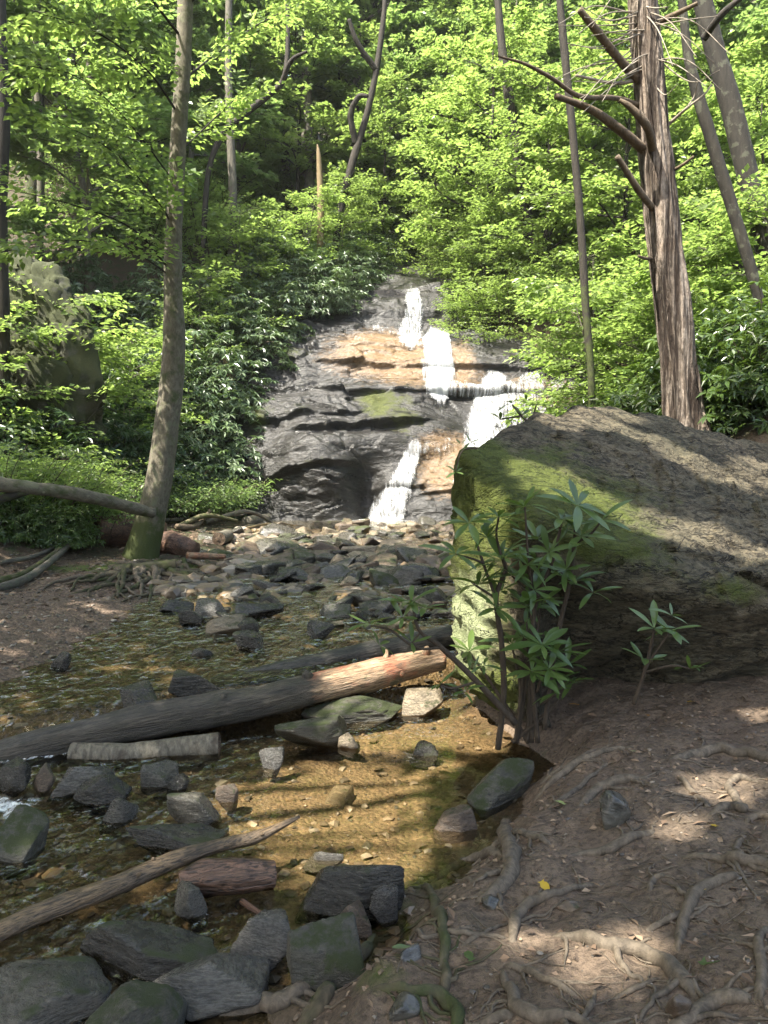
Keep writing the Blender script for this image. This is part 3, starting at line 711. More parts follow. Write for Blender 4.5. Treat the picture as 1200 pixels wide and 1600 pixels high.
FG = 'rocks at the near edge of the pool'; MD = 'rocks in the stream below the log'; UP = 'rocks in the shallows above the log'
for a in (
    (105, 1435, 338, 1538, -.03, 'rock_dark', 'big dark rock with green moss in the near water', 1, .1, -.12, .6, FG),
    (222, 1500, 412, 1590, .0, 'rock_slate', 'flat slate grey rock with a dead leaf on its top', 2, 0, .05, .7, FG),
    (-60, 1520, 155, 1625, -.02, 'rock_grey', 'grey rock in the bottom corner of the picture, partly cut off', 3, .2, -.1, .7, FG),
    (118, 1556, 268, 1660, .02, 'rock_moss', 'rounded mossy olive rock beside the flat slate rock', 4, 0, 0, .8, FG),
    (350, 1446, 446, 1515, 0, 'rock_slate', 'rounded grey rock beside the flat slate rock', 5, .3, .12, .8, FG),
    (455, 1345, 628, 1442, -.02, 'rock_dark', 'slanting dark slab of rock rising from the pool', 6, .15, .22, .55, FG),
    (577, 1393, 622, 1432, .04, 'rock_slate', 'small blue grey stone against the slanting dark slab', 7, 0, 0, .9, FG),
    (526, 1420, 582, 1456, .02, 'rock_brown', 'flat brown stone under the small blue grey stone', 8, 0, .05, .9, FG),
    (448, 1450, 562, 1562, .02, 'rock_moss', 'mossy upright rock wedged against the root covered bank', 9, .3, .0, .8, FG),
    (262, 1394, 316, 1434, 0, 'rock_grey', 'small grey rock beside the brown wood chunk', 10, 0, 0, .8, MD),
    (187, 1286, 344, 1338, -.02, 'rock_dark', 'long low black rock just behind the driftwood branch', 11, .1, .05, .55, MD),
    (254, 1238, 340, 1294, 0, 'rock_grey', 'blocky grey rock behind the long low black rock', 12, .2, -.05, .8, MD),
    (114, 1210, 192, 1256, 0, 'rock_dark', 'pointed black angular rock below the birch log', 13, -.2, -.1, .7, MD),
    (74, 1196, 162, 1238, .02, 'rock_slate', 'flat glistening slate slab beside the pointed black rock', 14, 0, .05, .7, MD),
    (147, 1244, 206, 1284, 0, 'rock_grey', 'low flat rock in the rapid below the pointed black rock', 15, .2, .08, .8, MD),
    (218, 1194, 272, 1228, 0, 'rock_grey', 'grey slab just under the birch log', 16, 0, -.1, .8, MD),
    (254, 1212, 289, 1234, 0, 'rock_dark', 'small dark stone right of the grey slab', 17, 0, 0, .8, MD),
    (333, 1230, 367, 1254, 0, 'rock_brown', 'small brown stone at the edge of the sunlit pool floor', 18, 0, 0, .8, MD),
    (402, 1172, 440, 1202, 0, 'rock_slate', 'small pointed grey stone in the sunlit pool', 19, 0, .1, .8, MD),
    (428, 1115, 544, 1170, 0, 'rock_moss', 'mossy pale topped rock beneath the big log', 20, .1, .08, .75, MD),
    (468, 1086, 630, 1128, .0, 'rock_moss', 'wide dark mossy mound under the raised end of the log', 21, 0, 0, .6, MD),
    (526, 1149, 560, 1170, 0, 'rock_tan', 'small cream stone in the pool beside the mossy rock', 22, 0, 0, .8, MD),
    (-25, 1186, 42, 1232, .02, 'rock_dark', 'dark stone at the frame edge below the spill', 23, 0, 0, .8, MD),
    (38, 1200, 76, 1232, .02, 'rock_brown', 'brown stone between two dark stones below the spill', 24, 0, 0, .8, MD),
    (-40, 1272, 54, 1345, 0, 'rock_moss', 'dark mossy rock beside the white foam', 25, 0, 0, .8, MD),
    (183, 1068, 242, 1104, .22, 'rock_dark', 'dark stone lying against the upstream side of the log', 26, 0, 0, .8, UP),
    (261, 1047, 346, 1089, .22, 'rock_dark', 'big rounded dark rock against the upstream side of the log', 27, .1, 0, .7, UP),
    (321, 961, 379, 987, .30, 'rock_tan', 'pale tan sunlit rock in the shallow stream', 28, 0, .03, .8, UP),
    (369, 965, 403, 987, .30, 'rock_dark', 'black stone touching the pale tan rock', 29, 0, 0, .8, UP),
    (362, 985, 414, 1010, .28, 'rock_dark', 'flat black stone in front of the pale tan rock', 30, 0, 0, .8, UP),
    (280, 950, 316, 975, .3, 'rock_dark', 'dark angular stone left of the pale tan rock', 31, 0, .1, .8, UP),
    (302, 937, 354, 960, .32, 'rock_slate', 'smooth pale grey flat stone in the shallows', 32, 0, -.1, .8, UP),
    (368, 940, 442, 963, .32, 'rock_dark', 'long flat dark stone in mid stream', 33, 0, .04, .6, UP),
    (248, 936, 300, 956, .31, 'rock_dark', 'low dark flat slab beside the gravel bar', 34, 0, .04, .7, UP),
    (354, 914, 398, 934, .36, 'rock_slate', 'dark slate stone below the mossy roots', 35, 0, 0, .8, UP),
    (297, 1013, 330, 1024, .27, 'rock_grey', 'low flat stone breaking the rippled water', 38, 0, 0, .8, UP),
    (498, 944, 548, 964, .31, 'rock_grey', 'grey block in the stream near the small leafy branch', 36, 0, 0, .8, UP),
    (478, 968, 522, 992, .3, 'rock_dark', 'sharp dark stone below the grey block', 37, 0, .2, .7, UP),
    (72, 1018, 106, 1042, .26, 'rock_dark', 'lone dark stone at the edge of the gravel bar', 39, 0, 0, .8, UP),
    (544, 925, 600, 945, .33, 'rock_grey', 'flat grey stone in front of the riffle', 40, 0, 0, .7, UP),
    (628, 1080, 694, 1114, .02, 'rock_tan', 'pale lichen covered stone beneath the end of the log', 41, 0, 0, .8, MD),
    (718, 1188, 846, 1262, -.02, 'rock_moss', 'dark mossy rock in the shade at the foot of the boulder', 42, .4, .15, .8, MD),
    (640, 1165, 685, 1190, -.03, 'rock_dark', 'black stone poking out by the glittering water', 43, 0, 0, .8, MD),
    (676, 1262, 760, 1345, -.14, 'rock_brown', 'brown rock lying mostly under water by the bank', 44, .2, 0, .8, MD),
    (500, 1238, 552, 1268, -.14, 'rock_tan', 'flat tan stone on the sunlit floor of the pool', 45, 0, 0, .8, MD),
    (470, 1338, 535, 1352, -.02, 'rock_slate', 'thin blue grey slab just breaking the calm water', 46, 0, 0, .6, MD),
): big_rock(*a)

def ground_rock(px, py, wpx, hpx, mat, label, seed, up=.3):
    p = PG(px, py); wd = wpx / FPX * p[1]; hh = hpx / FPX * p[1]
    V, Fr = rock_shape(seed, 4, 12, sharp=14, rough=.05)
    o = obj('rock', mesh('rock', V * np.array([wd / 2, wd * .4, hh / 2]), Fr, M[mat]), loc=p + np.array([0, wd * .2, hh * up]), rot=(0, .1, .3))
    tag(o, label, 'rock', 'stones in the muddy bank')
ground_rock(962, 1290, 56, 64, 'rock_grey', 'upright grey stone half buried among the bank roots', 71)
ground_rock(770, 1416, 36, 24, 'rock_grey', 'flat grey stone set in mud beside a looping root', 72, .1)
ground_rock(640, 1500, 40, 26, 'rock_slate', 'small grey green stone among mossy roots', 73, .1)
ground_rock(630, 1590, 52, 44, 'rock_grey', 'grey stone under the roots at the bottom edge', 74, .2)
ground_rock(1062, 1590, 40, 50, 'rock_brown', 'brown stone beside the root at the bottom edge', 75, .2)
ground_rock(895, 1420, 40, 18, 'rock_brown', 'flat mud coloured stone trodden into the path', 76, .02)

# riffle of broken stones below the waterfall
rr = np.random.default_rng(11)
PHR = {'rock_grey': 'grey', 'rock_dark': 'dark wet', 'rock_tan': 'pale tan', 'rock_brown': 'brown', 'rock_slate': 'slate', 'rock_moss': 'mossy'}
placed = []
def riffle(px, py, wpx, mat=None):
    z = float(wl(*PZ(px, py, .45)[:2])); p = PZ(px, py, z)
    z = float(wl(p[0], p[1])); p = PZ(px, py, z)
    if p[1] > 20.6 or p[1] < 6: return
    wd = 1.2 * wpx / FPX * p[1]; k = int(rr.integers(0, 14))
    mat = mat or rr.choice(['rock_grey', 'rock_grey', 'rock_dark', 'rock_tan', 'rock_tan', 'rock_brown', 'rock_brown', 'rock_moss'])
    hz = wd * rr.uniform(.2, .5)
    zone = ('below the waterfall' if py < 835 else 'amid the riffle' if py < 868 else 'at the riffle edge' if py < 912 else 'in the shallows')
    side = 'near the left bank' if px < 400 else 'beside the boulder' if px > 625 else 'in mid stream' if px < 530 else 'right of mid stream'
    size = 'large' if wpx > 46 else 'small' if wpx < 24 else 'middling'
    o = obj('rock', rock_mesh(k, mat), loc=p + np.array([0, 0, hz * .12]), rot=(rr.uniform(-.25, .25), rr.uniform(-.25, .25), rr.uniform(0, 6.3)),
            scale=(wd / 2, wd / 2 * rr.uniform(.65, .95), hz / 2 * 1.2))
    tag(o, f'{size} {PHR[str(mat)]} broken stone {zone} {side}', 'rock', f'riffle stones {zone}')
for (px, py, wp, m_) in ((430, 862, 62, 'rock_grey'), (396, 850, 40, 'rock_tan'), (600, 868, 34, 'rock_tan'), (562, 865, 46, 'rock_tan'), (505, 850, 44, 'rock_grey'), (540, 848, 40, 'rock_slate'),
                         (622, 902, 34, 'rock_dark'), (575, 890, 40, 'rock_grey'), (520, 898, 48, 'rock_grey'), (448, 900, 44, 'rock_dark'), (456, 886, 40, 'rock_grey'), (330, 850, 48, 'rock_grey'),
                         (365, 838, 44, 'rock_slate'), (575, 842, 30, 'rock_slate'), (612, 838, 36, 'rock_dark'), (645, 872, 28, 'rock_slate'), (668, 868, 26, 'rock_brown'), (470, 905, 50, 'rock_dark'),
                         (420, 915, 34, 'rock_slate'), (486, 918, 40, 'rock_dark'), (440, 838, 60, 'rock_slate'), (560, 880, 44, 'rock_slate'), (345, 872, 50, 'rock_moss'), (390, 888, 46, 'rock_dark'),
                         (550, 906, 40, 'rock_dark'), (420, 940, 30, 'rock_dark'), (680, 935, 52, 'rock_dark'), (650, 925, 40, 'rock_dark'), (585, 955, 46, 'rock_dark'), (690, 960, 40, 'rock_grey'), (655, 960, 38, 'rock_dark')):
    riffle(px, py, wp, m_)
for k in range(190):
    py = 818 + 92 * rr.beta(1.1, 1.3); px = rr.uniform(300 + (py > 880) * 70, 735)
    riffle(px, py, rr.uniform(10, 40) * (.55 + (py - 815) / 120) + 7)
for k in range(34):
    riffle(rr.uniform(330, 700), rr.uniform(905, 985), rr.uniform(14, 32))

# ------------------------------------------------------------------ fallen wood
def zframe(a, b):
    """rotation whose local Z runs from a to b"""
    return Vector(np.asarray(b, float) - np.asarray(a, float)).to_track_quat('Z', 'Y')

def wood(name, pts, rad, mat, label, cat, seg=14, n=40, rough=.12, rs=4, ridges=.10, seed=0, group=None, mossv=0.3, ends=None, knots=0, taper_tip=False, rn=9):
    """pts: world points of the axis; local Z runs along the wood; ends: material of the broken ends, built as parts"""
    pts = np.asarray(pts, float); q = zframe(pts[0], pts[-1]); Rm = np.array(q.to_matrix())
    loc = (pts - pts[0]) @ Rm
    r = np.interp(np.linspace(0, 1, n), np.linspace(0, 1, len(rad)), rad)
    p = spath(loc, n); V, Fq = tube(p, r, seg, ends is None, rough, rs, seed, ridges, rn)
    parts = [(V, Fq)]
    rg = np.random.default_rng(seed + 3)
    for k in range(knots):
        a = int(rg.integers(4, n - 4)); ang = rg.uniform(0, 6.28); d = np.array([math.cos(ang), math.sin(ang), rg.uniform(-.2, .6)])
        ll = r[a] * rg.uniform(1.1, 1.7)
        parts.append(tube(spath([p[a], p[a] + d * ll * .7, p[a] + d * ll], 5), [r[a] * .42, r[a] * .3, r[a] * .24, r[a] * .2, r[a] * .12], 7, True, .2, 9, seed + k))
    V, Fa = merge(parts)
    o = obj(name, mesh(name, V, Fa, M[mat], attrs=dict(moss=np.full(len(V), mossv))), loc=pts[0])
    o.rotation_mode = 'QUATERNION'; o.rotation_quaternion = q
    if ends:
        for e, sg in ((0, -1), (-1, 1)):
            c = p[e]; a = np.linspace(0, 2 * np.pi, 14, endpoint=False); rr_ = r[e] * .985
            rings = [np.stack([c[0] + math.sqrt(f) * rr_ * np.cos(a), c[1] + math.sqrt(f) * rr_ * np.sin(a), c[2] + sg * (.03 * rr_ + .12 * rr_ * rg.normal(size=14) * (1 - f))], -1) for f in (.999, .45, .12)]
            Ve = np.vstack(rings + [c + np.array([0, 0, sg * .02])]); j = np.arange(14); k2 = (j + 1) % 14
            Fe = [np.vstack([np.stack([j + 14 * m_, k2 + 14 * m_, k2 + 14 * m_ + 14, j + 14 * m_ + 14], -1) for m_ in range(2)]), np.stack([j + 28, k2 + 28, np.full(14, 42)], -1)]
            obj('broken_end', mesh('broken_end', Ve, Fe, M[ends]), o)
    return tag(o, label, cat, group)

def xat0(px, y): return (px - 600) / FPX * y
def GL(px, py, up=.05): return PG(px, py) + np.array([0, 0, up])
# main log: grey in the water, red and barkless at its raised end
main = empty('fallen_log', (-1.0, 5.75, .2)); tag(main, 'long thick fallen log damming the stream, red and barkless at its raised end', 'log')
ax = np.array([PZ(-60, 1200, -.04), PZ(90, 1160, .05), PD(250, 1122, 5.3), PD(400, 1098, 5.6), PD(520, 1070, 5.9), PD(600, 1050, 6.1), PD(690, 1030, 6.3)])
ra = np.array([.10, .115, .128, .13, .122, .115, .092])
def log_mat():
    t = NT('log_wood'); v = t.pos(True, (7, 7, .7)); v2 = t.pos(True)
    a = t.noise(v, 4, 8, .68, .5); b = t.noise(v2, 3.5, 6, .6); c = t.noise(v, 16, 5, .6)
    g = t.mix(t.ramp(a, [(.3, 0), (.7, 1)]), (.014, .012, .009), (.10, .083, .062))
    g = t.mix(t.ramp(b, [(.5, 0), (.65, .7)]), g, (.045, .042, .026))
    r_ = t.mix(t.ramp(a, [(.3, 0), (.66, 1)]), (.14, .075, .035), (.46, .32, .20))
    r_ = t.mix(t.ramp(b, [(.48, 0), (.60, .85)]), r_, (.33, .11, .055))
    r_ = t.mix(t.ramp(t.noise(v2, 5, 6, .7), [(.58, 0), (.66, .8)]), r_, (.09, .10, .045))
    f = t.ramp(t.math('ADD', t.attr('bare'), t.math('MULTIPLY', t.math('ADD', a, b), .35)), [(.78, 0), (.92, 1)])
    col = t.mix(t.ramp(c, [(.36, .8), (.55, 0)]), t.mix(f, g, r_), (.014, .011, .008))
    return t.done(t.bsdf(col, t.ramp(b, [(.3, .35), (.7, .7)]), t.bump(t.math('ADD', a, t.math('MULTIPLY', c, .5)), 1.0, .025)))
M['log'] = log_mat()
full = spath(np.column_stack([ax, ra]), 120); q = zframe(full[0, :3], full[-1, :3]); Rm = np.array(q.to_matrix()); l_ = (full[:, :3] - full[0, :3]) @ Rm
V, Fa = tube(l_, full[:, 3], 30, True, .18, 4, 5, .2, 12)
o = obj('trunk', mesh('trunk', V, Fa, M['log'], attrs=dict(bare=sstep(.50, .86, V[:, 2] / l_[-1, 2]))), main, loc=full[0, :3] - np.array([-1.0, 5.75, .2])); o.rotation_mode = 'QUATERNION'; o.rotation_quaternion = q
for fk, off, ln, rk in ((.62, (-.3, -.2, 1), .07, .055), (.84, (.1, .1, 1), .10, .03), (.95, (.1, -.3, 1), .08, .04), (.88, (.2, -1, -.1), .07, .035), (.45, (-.2, -.6, .8), .04, .06), (.55, (0, -1, -.3), .05, .03)):
    c = full[int(fk * 119)]; d = unit(np.array(off, float)); b_ = c[:3] + d * c[3] * .75
    V, Fa = tube(spath([b_, b_ + d * ln * .6 + np.array([.01, 0, 0]), b_ + d * ln], 6) - b_, np.linspace(rk, rk * .5, 6), 9, True, .3, 22, 8)
    k_ = obj('knot', mesh('knot', V, Fa, M['log'], attrs=dict(bare=np.full(len(V), float(sstep(.5, .86, fk))))), main, loc=b_ - np.array([-1.0, 5.75, .2]))

wood('fallen_log', [PD(330, 1072, 6.1), PD(450, 1052, 6.35), PD(560, 1028, 6.7), PD(705, 995, 7.1)], [.07, .11, .12, .11], 'log_dark', 'dark grey split log lying just behind the red ended log', 'log', 16, 50, .2, 4, .2, 31)
wood('birch_log', [PD(112, 1178, 4.95), PD(190, 1180, 4.95), PD(270, 1172, 5.0), PD(342, 1166, 5.05)], [.075, .078, .08, .092], 'birch', 'short pale birch log lying in the water', 'log', 16, 40, .12, 5, .1, 32, mossv=.2, ends='cut')
wood('driftwood_branch', [PZ(-30, 1470, .02), PZ(60, 1428, .03), PZ(170, 1388, .05), PZ(270, 1345, .06), PZ(340, 1322, .07), PZ(400, 1308, .10), PZ(468, 1276, .15)], [.036, .04, .042, .042, .03, .034, .008], 'drift', 'long brown driftwood branch lying across the pool', 'branch', 14, 70, .18, 7, .2, 33, knots=4)
wood('wood_chunk', [PZ(282, 1385, .05), PZ(320, 1374, .06), PZ(375, 1372, .06), PZ(428, 1370, .04)], [.055, .075, .07, .05], 'chunk', 'grooved brown chunk of rotten wood in the pool', 'wood', 26, 60, .3, 7, .5, 34, rn=18)
wood('stick', [PZ(378, 1408, .01), PZ(420, 1436, .01)], [.014, .010], 'log_rot', 'short reddish stick floating beside the wood chunk', 'stick', 8, 14, .2, 20, .1, 35)
wood('fallen_log', [PD(-140, 730, 10.2), PD(0, 757, 10.4), PD(120, 772, 10.9), PD(240, 802, 11.7)], [.10, .095, .09, .09], 'bark_main', 'long leaning mossy log running from the frame edge to the main tree', 'log', 18, 60, .28, 5, .22, 36, mossv=.0, knots=5)
wood('fallen_log', [PD(-80, 800, 10.2), PD(0, 780, 10.4), PD(60, 762, 10.6)], [.07, .06, .05], 'bark_dark', 'thin dark branch crossing under the long leaning log', 'log', 10, 26, .12, 5, .1, 37)
wood('rotten_log', [GL(148, 846, .22), GL(200, 852, .22), GL(255, 858, .2)], [.27, .29, .26], 'log_rot', 'thick red rotten log behind the main tree', 'log', 20, 40, .2, 4, .22, 38, rn=14)
wood('rotten_log', [GL(245, 862, .16), GL(280, 866, .14), GL(306, 868, .1)], [.20, .2, .13], 'log_rot', 'crumbling red wood right of the main tree', 'log', 20, 40, .35, 6, .3, 39, rn=14)
wood('stick', [GL(292, 878, .1), GL(352, 877, .08)], [.06, .04], 'log_red', 'orange barkless stick pointing from the rotten wood', 'stick', 10, 18, .2, 9, .15, 40)
wood('log', [PD(178, 893, 10.6), PD(225, 888, 10.7), PD(275, 882, 10.8)], [.085, .09, .08], 'bark_moss', 'short round log in front of the main tree', 'log', 14, 24, .1, 6, .1, 41, ends='cut')
wood('fallen_log', [GL(276, 790, .75), GL(288, 806, .35), GL(318, 815, .12), GL(380, 808, .14)], [.19, .22, .23, .18], 'bark_moss', 'curved thick mossy log beyond the main tree', 'log', 16, 36, .14, 4, .1, 42)
wood('fallen_log', [GL(385, 822, .1), GL(425, 818, .12), GL(440, 815, .3), GL(468, 812, .75)], [.15, .18, .16, .1], 'bark_grey', 'forked grey log standing up at the left of the riffle', 'log', 14, 36, .14, 4, .1, 43)
wood('fallen_log', [GL(415, 822, .1), GL(450, 814, .18), GL(488, 812, .25)], [.13, .14, .12], 'bark_dark', 'dark log lying against the forked grey log', 'log', 14, 30, .12, 4, .1, 44)
wood('fallen_log', [GL(490, 832, .16), GL(560, 829, .18), GL(648, 826, .2)], [.12, .14, .13], 'bark_dark', 'dark log lying across the foot of the white chute', 'log', 14, 36, .14, 4, .12, 45)
wood('fallen_log', [GL(640, 818, .35), GL(680, 822, .25), GL(722, 830, .15)], [.13, .15, .13], 'bark_moss', 'pale log behind the boulder at the foot of the falls', 'log', 14, 30, .14, 4, .12, 46)
wood('fallen_log', [PD(640, 912, 11.5), PD(668, 890, 12.2), PD(705, 868, 13.0)], [.05, .10, .12], 'log_dark', 'slanting grey log running behind the boulder', 'log', 14, 30, .14, 4, .18, 47)
wood('log', [GL(342, 852, .12), GL(356, 846, .12)], [.13, .13], 'bark_grey', 'short sawn log end among the stones near the left bank', 'log', 14, 14, .1, 4, .1, 48, ends='cut')
wood('fallen_log', [GL(300, 790, .2), GL(350, 770, .1), GL(392, 755, .1)], [.11, .12, .10], 'bark_moss', 'thin mossy log on the left slope above the curved log', 'log', 12, 26, .14, 4, .1, 49)
wood('fallen_log', [GL(130, 745, .2), GL(190, 762, .15), GL(235, 778, .15)], [.12, .14, .14], 'bark_moss', 'mossy log in the undergrowth left of the main tree', 'log', 12, 26, .14, 4, .1, 50)
for k, (a, b, c_, r_) in enumerate((((-40, 935), (50, 905), (128, 848), .06), ((-30, 918), (40, 900), (100, 868), .045), ((0, 885), (60, 872), (120, 850), .035), ((-40, 925), (60, 895), (90, 880), .03))):
    pts = [PG(*a), PG(*b), PG(*c_)]; pts = [p + np.array([0, 0, .05 + .1 * (j == 2)]) for j, p in enumerate(pts)]
    wood('branch', pts, [r_, r_ * .9, r_ * .6], 'bark_moss' if k % 2 else 'bark_grey', ['thick pale branch lying on the gravel at the left edge', 'mossy branch beside the thick pale branch', 'thin dead branch behind the pale branch', 'thin mossy branch crossing the pale branch'][k], 'branch', 10, 26, .15, 6, .1, 60 + k, 'dead branches on the left bank')

rd = np.random.default_rng(64)
for k in range(22):
    px, py = rd.uniform(120, 440), rd.uniform(770, 842)
    if 190 < px < 270 and py > 820: continue
    an = rd.normal() * .35; ln = rd.uniform(50, 130); a_ = (px - ln / 2, py + math.sin(an) * ln * .25); b_ = (px + ln / 2, py - math.sin(an) * ln * .25)
    p0, p1 = PG(*a_), PG(*b_); p1[1] = p0[1] + np.clip(p1[1] - p0[1], -1.2, 1.2); p1[0] = xat0(b_[0], p1[1]); p1[2] = float(hgt(p1[0], p1[1]))
    r_ = rd.uniform(.02, .075); pm = (p0 + p1) / 2 + rd.normal(size=3) * .08
    wood('branch', [p0 + np.array([0, 0, r_ + .03]), pm + np.array([0, 0, r_ + rd.uniform(.05, .3)]), p1 + np.array([0, 0, r_ + rd.uniform(.0, .35)])], [r_, r_ * .9, r_ * .5], ['bark_moss', 'bark_grey', 'branch_dead', 'bark_tan'][k % 4],
         f"{'thick' if r_ > .05 else 'thin'} {['mossy', 'grey', 'brown', 'pale'][k % 4]} dead branch in the tangle behind the main tree", 'branch', 9, 22, .16, 6, .1, 400 + k, 'dead branches of the left bank tangle', knots=2)

# ------------------------------------------------------------------ roots on the bank
def root(pxs, rpx, label, mat='root', lift=.35, name='tree_root', group='exposed roots on the muddy bank', seed=0, moss=.2, kids=0):
    """polyline in photograph pixels, dropped on the ground; radius in pixels"""
    pts = spath(np.array(pxs, float), 4 * len(pxs)); G = np.array([PG(*p) for p in pts])
    r0 = np.interp(np.linspace(0, 1, len(G)), np.linspace(0, 1, len(rpx)), rpx) / FPX * np.median(G[:, 1])
    rg = np.random.default_rng(seed)
    # smooth out jumps of depth where a ray slips over a rise
    for _ in range(3): G[1:-1] = .25 * G[:-2] + .5 * G[1:-1] + .25 * G[2:]
    G[:, 2] = hgt(G[:, 0], G[:, 1]) + r0 * (lift * 1.4 - 1.5 * np.abs(np.linspace(-1, 1, len(G))) ** 5)
    p = spath(np.column_stack([G, r0]), 5 * len(G))
    p[:, :2] += .25 * p[:, 3:4] * rg.normal(size=(len(p), 2)) * 0
    p[:, :3] += (fbm(p[:, :3] * 9, 2, seed)[:, None] * p[:, 3:4] * .7)
    b0 = p[0, :3].copy()
    V, Fa = tube(p[:, :3] - b0, np.maximum(p[:, 3], .002), 14, True, .38, 13, seed, .30, 8)
    o = obj(name, mesh(name, V, Fa, M[mat], attrs=dict(moss=np.full(len(V), moss))), loc=b0)
    for k in range(kids):
        a = int(rg.integers(3, len(p) - 4)); t_ = unit(p[a + 1, :2] - p[a - 1, :2]); sd = np.array([-t_[1], t_[0]]) * (1 if rg.random() < .5 else -1)
        ln = rg.uniform(.10, .38) * min(1.0, .4 + p[a, 3] * 25); d = unit(t_ * rg.uniform(.2, 1.0) + sd * rg.uniform(.4, 1)); n_ = 9
        xy = p[a, :2] + np.cumsum(np.vstack([[0, 0]] + [d * ln / n_ + rg.normal(size=2) * ln * .035 for _ in range(n_)]), axis=0)
        r1 = p[a, 3] * rg.uniform(.3, .6) * np.linspace(1, .25, n_ + 1)
        q3 = np.column_stack([xy, hgt(xy[:, 0], xy[:, 1]) + r1 * .6]); q3[0, 2] = p[a, 2]
        V, Fa = tube(spath(q3, 24) - b0, np.interp(np.linspace(0, 1, 24), np.linspace(0, 1, n_ + 1), r1), 7, True, .2, 18, seed + k)
        obj('rootlet', mesh('rootlet', V, Fa, M[mat], attrs=dict(moss=np.full(len(V), moss))), o)
    return tag(o, label, 'root', group)
RT = [
 ([(795, 1270), (790, 1300), (800, 1340), (795, 1375), (770, 1400), (745, 1408)], (9, 14, 13, 12, 10, 5), 'thick root bending down at the corner of the pool'),
 ([(790, 1330), (740, 1345), (700, 1365), (672, 1385)], (8, 8, 8, 5), 'dark root reaching from the pool corner into the water'),
 ([(672, 1390), (700, 1376), (740, 1378)], (5, 6, 3), 'wet black root low over the pool edge'),
 ([(798, 1300), (830, 1308), (862, 1318)], (6, 6, 4), 'short pale root lying just above the pool corner'),
 ([(865, 1462), (920, 1470), (985, 1485), (1045, 1515), (1100, 1560)], (6, 12, 13, 13, 9), 'long thick root running diagonally down the bank'),
 ([(1040, 1610), (1080, 1590), (1120, 1565), (1172, 1555)], (10, 11, 12, 9), 'thick pale root in the lower corner of the bank'),
 ([(782, 1520), (800, 1560), (810, 1580), (850, 1590), (905, 1600), (950, 1625)], (8, 11, 12, 11, 9, 6), 'hooked root curling along the bottom edge'),
 ([(800, 1585), (760, 1600), (720, 1615)], (9, 8, 5), 'root leaving the hooked root toward the mossy stone'),
 ([(790, 1508), (840, 1530), (902, 1556)], (6, 6, 5), 'straight thin root above the hooked root'),
 ([(800, 1475), (805, 1435), (850, 1405), (900, 1390), (945, 1382)], (7, 9, 7, 5, 3), 'curved root sweeping across the middle of the path'),
 ([(890, 1335), (945, 1330), (985, 1312), (1022, 1300)], (4, 7, 8, 6), 'bowed root below the upright buried stone'),
 ([(905, 1262), (935, 1235), (975, 1220), (1015, 1215)], (6, 8, 7, 4), 'arched root over the upright buried stone'),
 ([(1045, 1190), (1100, 1175), (1160, 1178), (1230, 1195)], (5, 8, 8, 8), 'root snaking along the upper bank under the boulder'),
 ([(1062, 1215), (1085, 1240), (1105, 1262)], (5, 6, 4), 'short root in the sunny spot of the bank'),
 ([(1105, 1275), (1140, 1262), (1162, 1272), (1150, 1245), (1136, 1232), (1160, 1216), (1185, 1222)], (6, 8, 7, 6, 6, 6, 3), 'looped root beside the sunny spot'),
 ([(1065, 1340), (1110, 1342), (1160, 1350), (1230, 1360)], (5, 8, 9, 10), 'thick straight root at the edge of the path'),
 ([(1060, 1485), (1066, 1450), (1085, 1400), (1125, 1378), (1160, 1370)], (4, 8, 10, 9, 5), 'forked root climbing toward the thick straight root'),
 ([(1010, 1455), (1045, 1440), (1080, 1425)], (4, 6, 5), 'side shoot of the forked root'),
 ([(1015, 1392), (1020, 1378), (1040, 1368)], (5, 6, 3), 'stub of root bent out of the mud'),
 ([(1188, 1560), (1192, 1510), (1186, 1470), (1200, 1450)], (8, 9, 8, 7), 'upright pale root at the edge of the frame'),
 ([(690, 1520), (695, 1470), (685, 1425), (668, 1392), (640, 1386)], (6, 8, 8, 7, 5), 'crooked root over the mossy lump of bank'),
 ([(690, 1455), (730, 1462), (790, 1466)], (6, 5, 3), 'root forking from the crooked root across mud'),
 ([(640, 1462), (665, 1468), (695, 1460)], (3, 5, 5), 'short root joining the crooked root'),
 ([(470, 1600), (505, 1570), (540, 1520), (585, 1475), (580, 1445)], (9, 13, 13, 10, 6), 'thick root rising from the stones to the mossy bank'),
 ([(300, 1612), (370, 1592), (440, 1570), (500, 1535)], (12, 15, 14, 9), 'stout root lying along the near stones'),
 ([(585, 1545), (640, 1552), (690, 1555), (715, 1590), (705, 1620)], (6, 9, 12, 11, 8), 'branching root around the grey stone at the bottom'),
 ([(690, 1555), (700, 1520), (692, 1495)], (9, 8, 5), 'knuckled root above the grey stone'),
 ([(720, 1480), (760, 1458), (800, 1440)], (4, 4, 2), 'thin root among loose twigs'),
 ([(835, 1250), (880, 1210), (930, 1180), (990, 1165)], (4, 6, 5, 3), 'thin root fanning from the boulder foot'),
 ([(845, 1225), (900, 1190), (960, 1160)], (3, 4, 3), 'second thin root fanning from the boulder foot'),
 ([(855, 1265), (900, 1235), (950, 1190)], (3, 5, 3), 'third thin root fanning from the boulder foot'),
 ([(960, 1560), (1000, 1545), (1035, 1525)], (4, 5, 3), 'thin root below the long diagonal root'),
 ([(905, 1600), (925, 1570), (930, 1545)], (4, 5, 3), 'short upright root by the bottom edge'),
 ([(1160, 1310), (1150, 1330), (1168, 1350)], (5, 6, 5), 'knotty root hanging above the thick straight root'),
 ([(1165, 1285), (1190, 1280), (1230, 1290)], (5, 6, 6), 'root leaving the frame beside the looped root'),
 ([(760, 1330), (720, 1352), (690, 1360)], (4, 5, 3), 'wet thin root beside the dark root'),
]
for k, (p_, r_, lb) in enumerate(RT):
    root(p_, r_, lb, 'root_moss' if k in (20, 23, 25, 26) else 'root', seed=200 + k, moss=.3, kids=5)
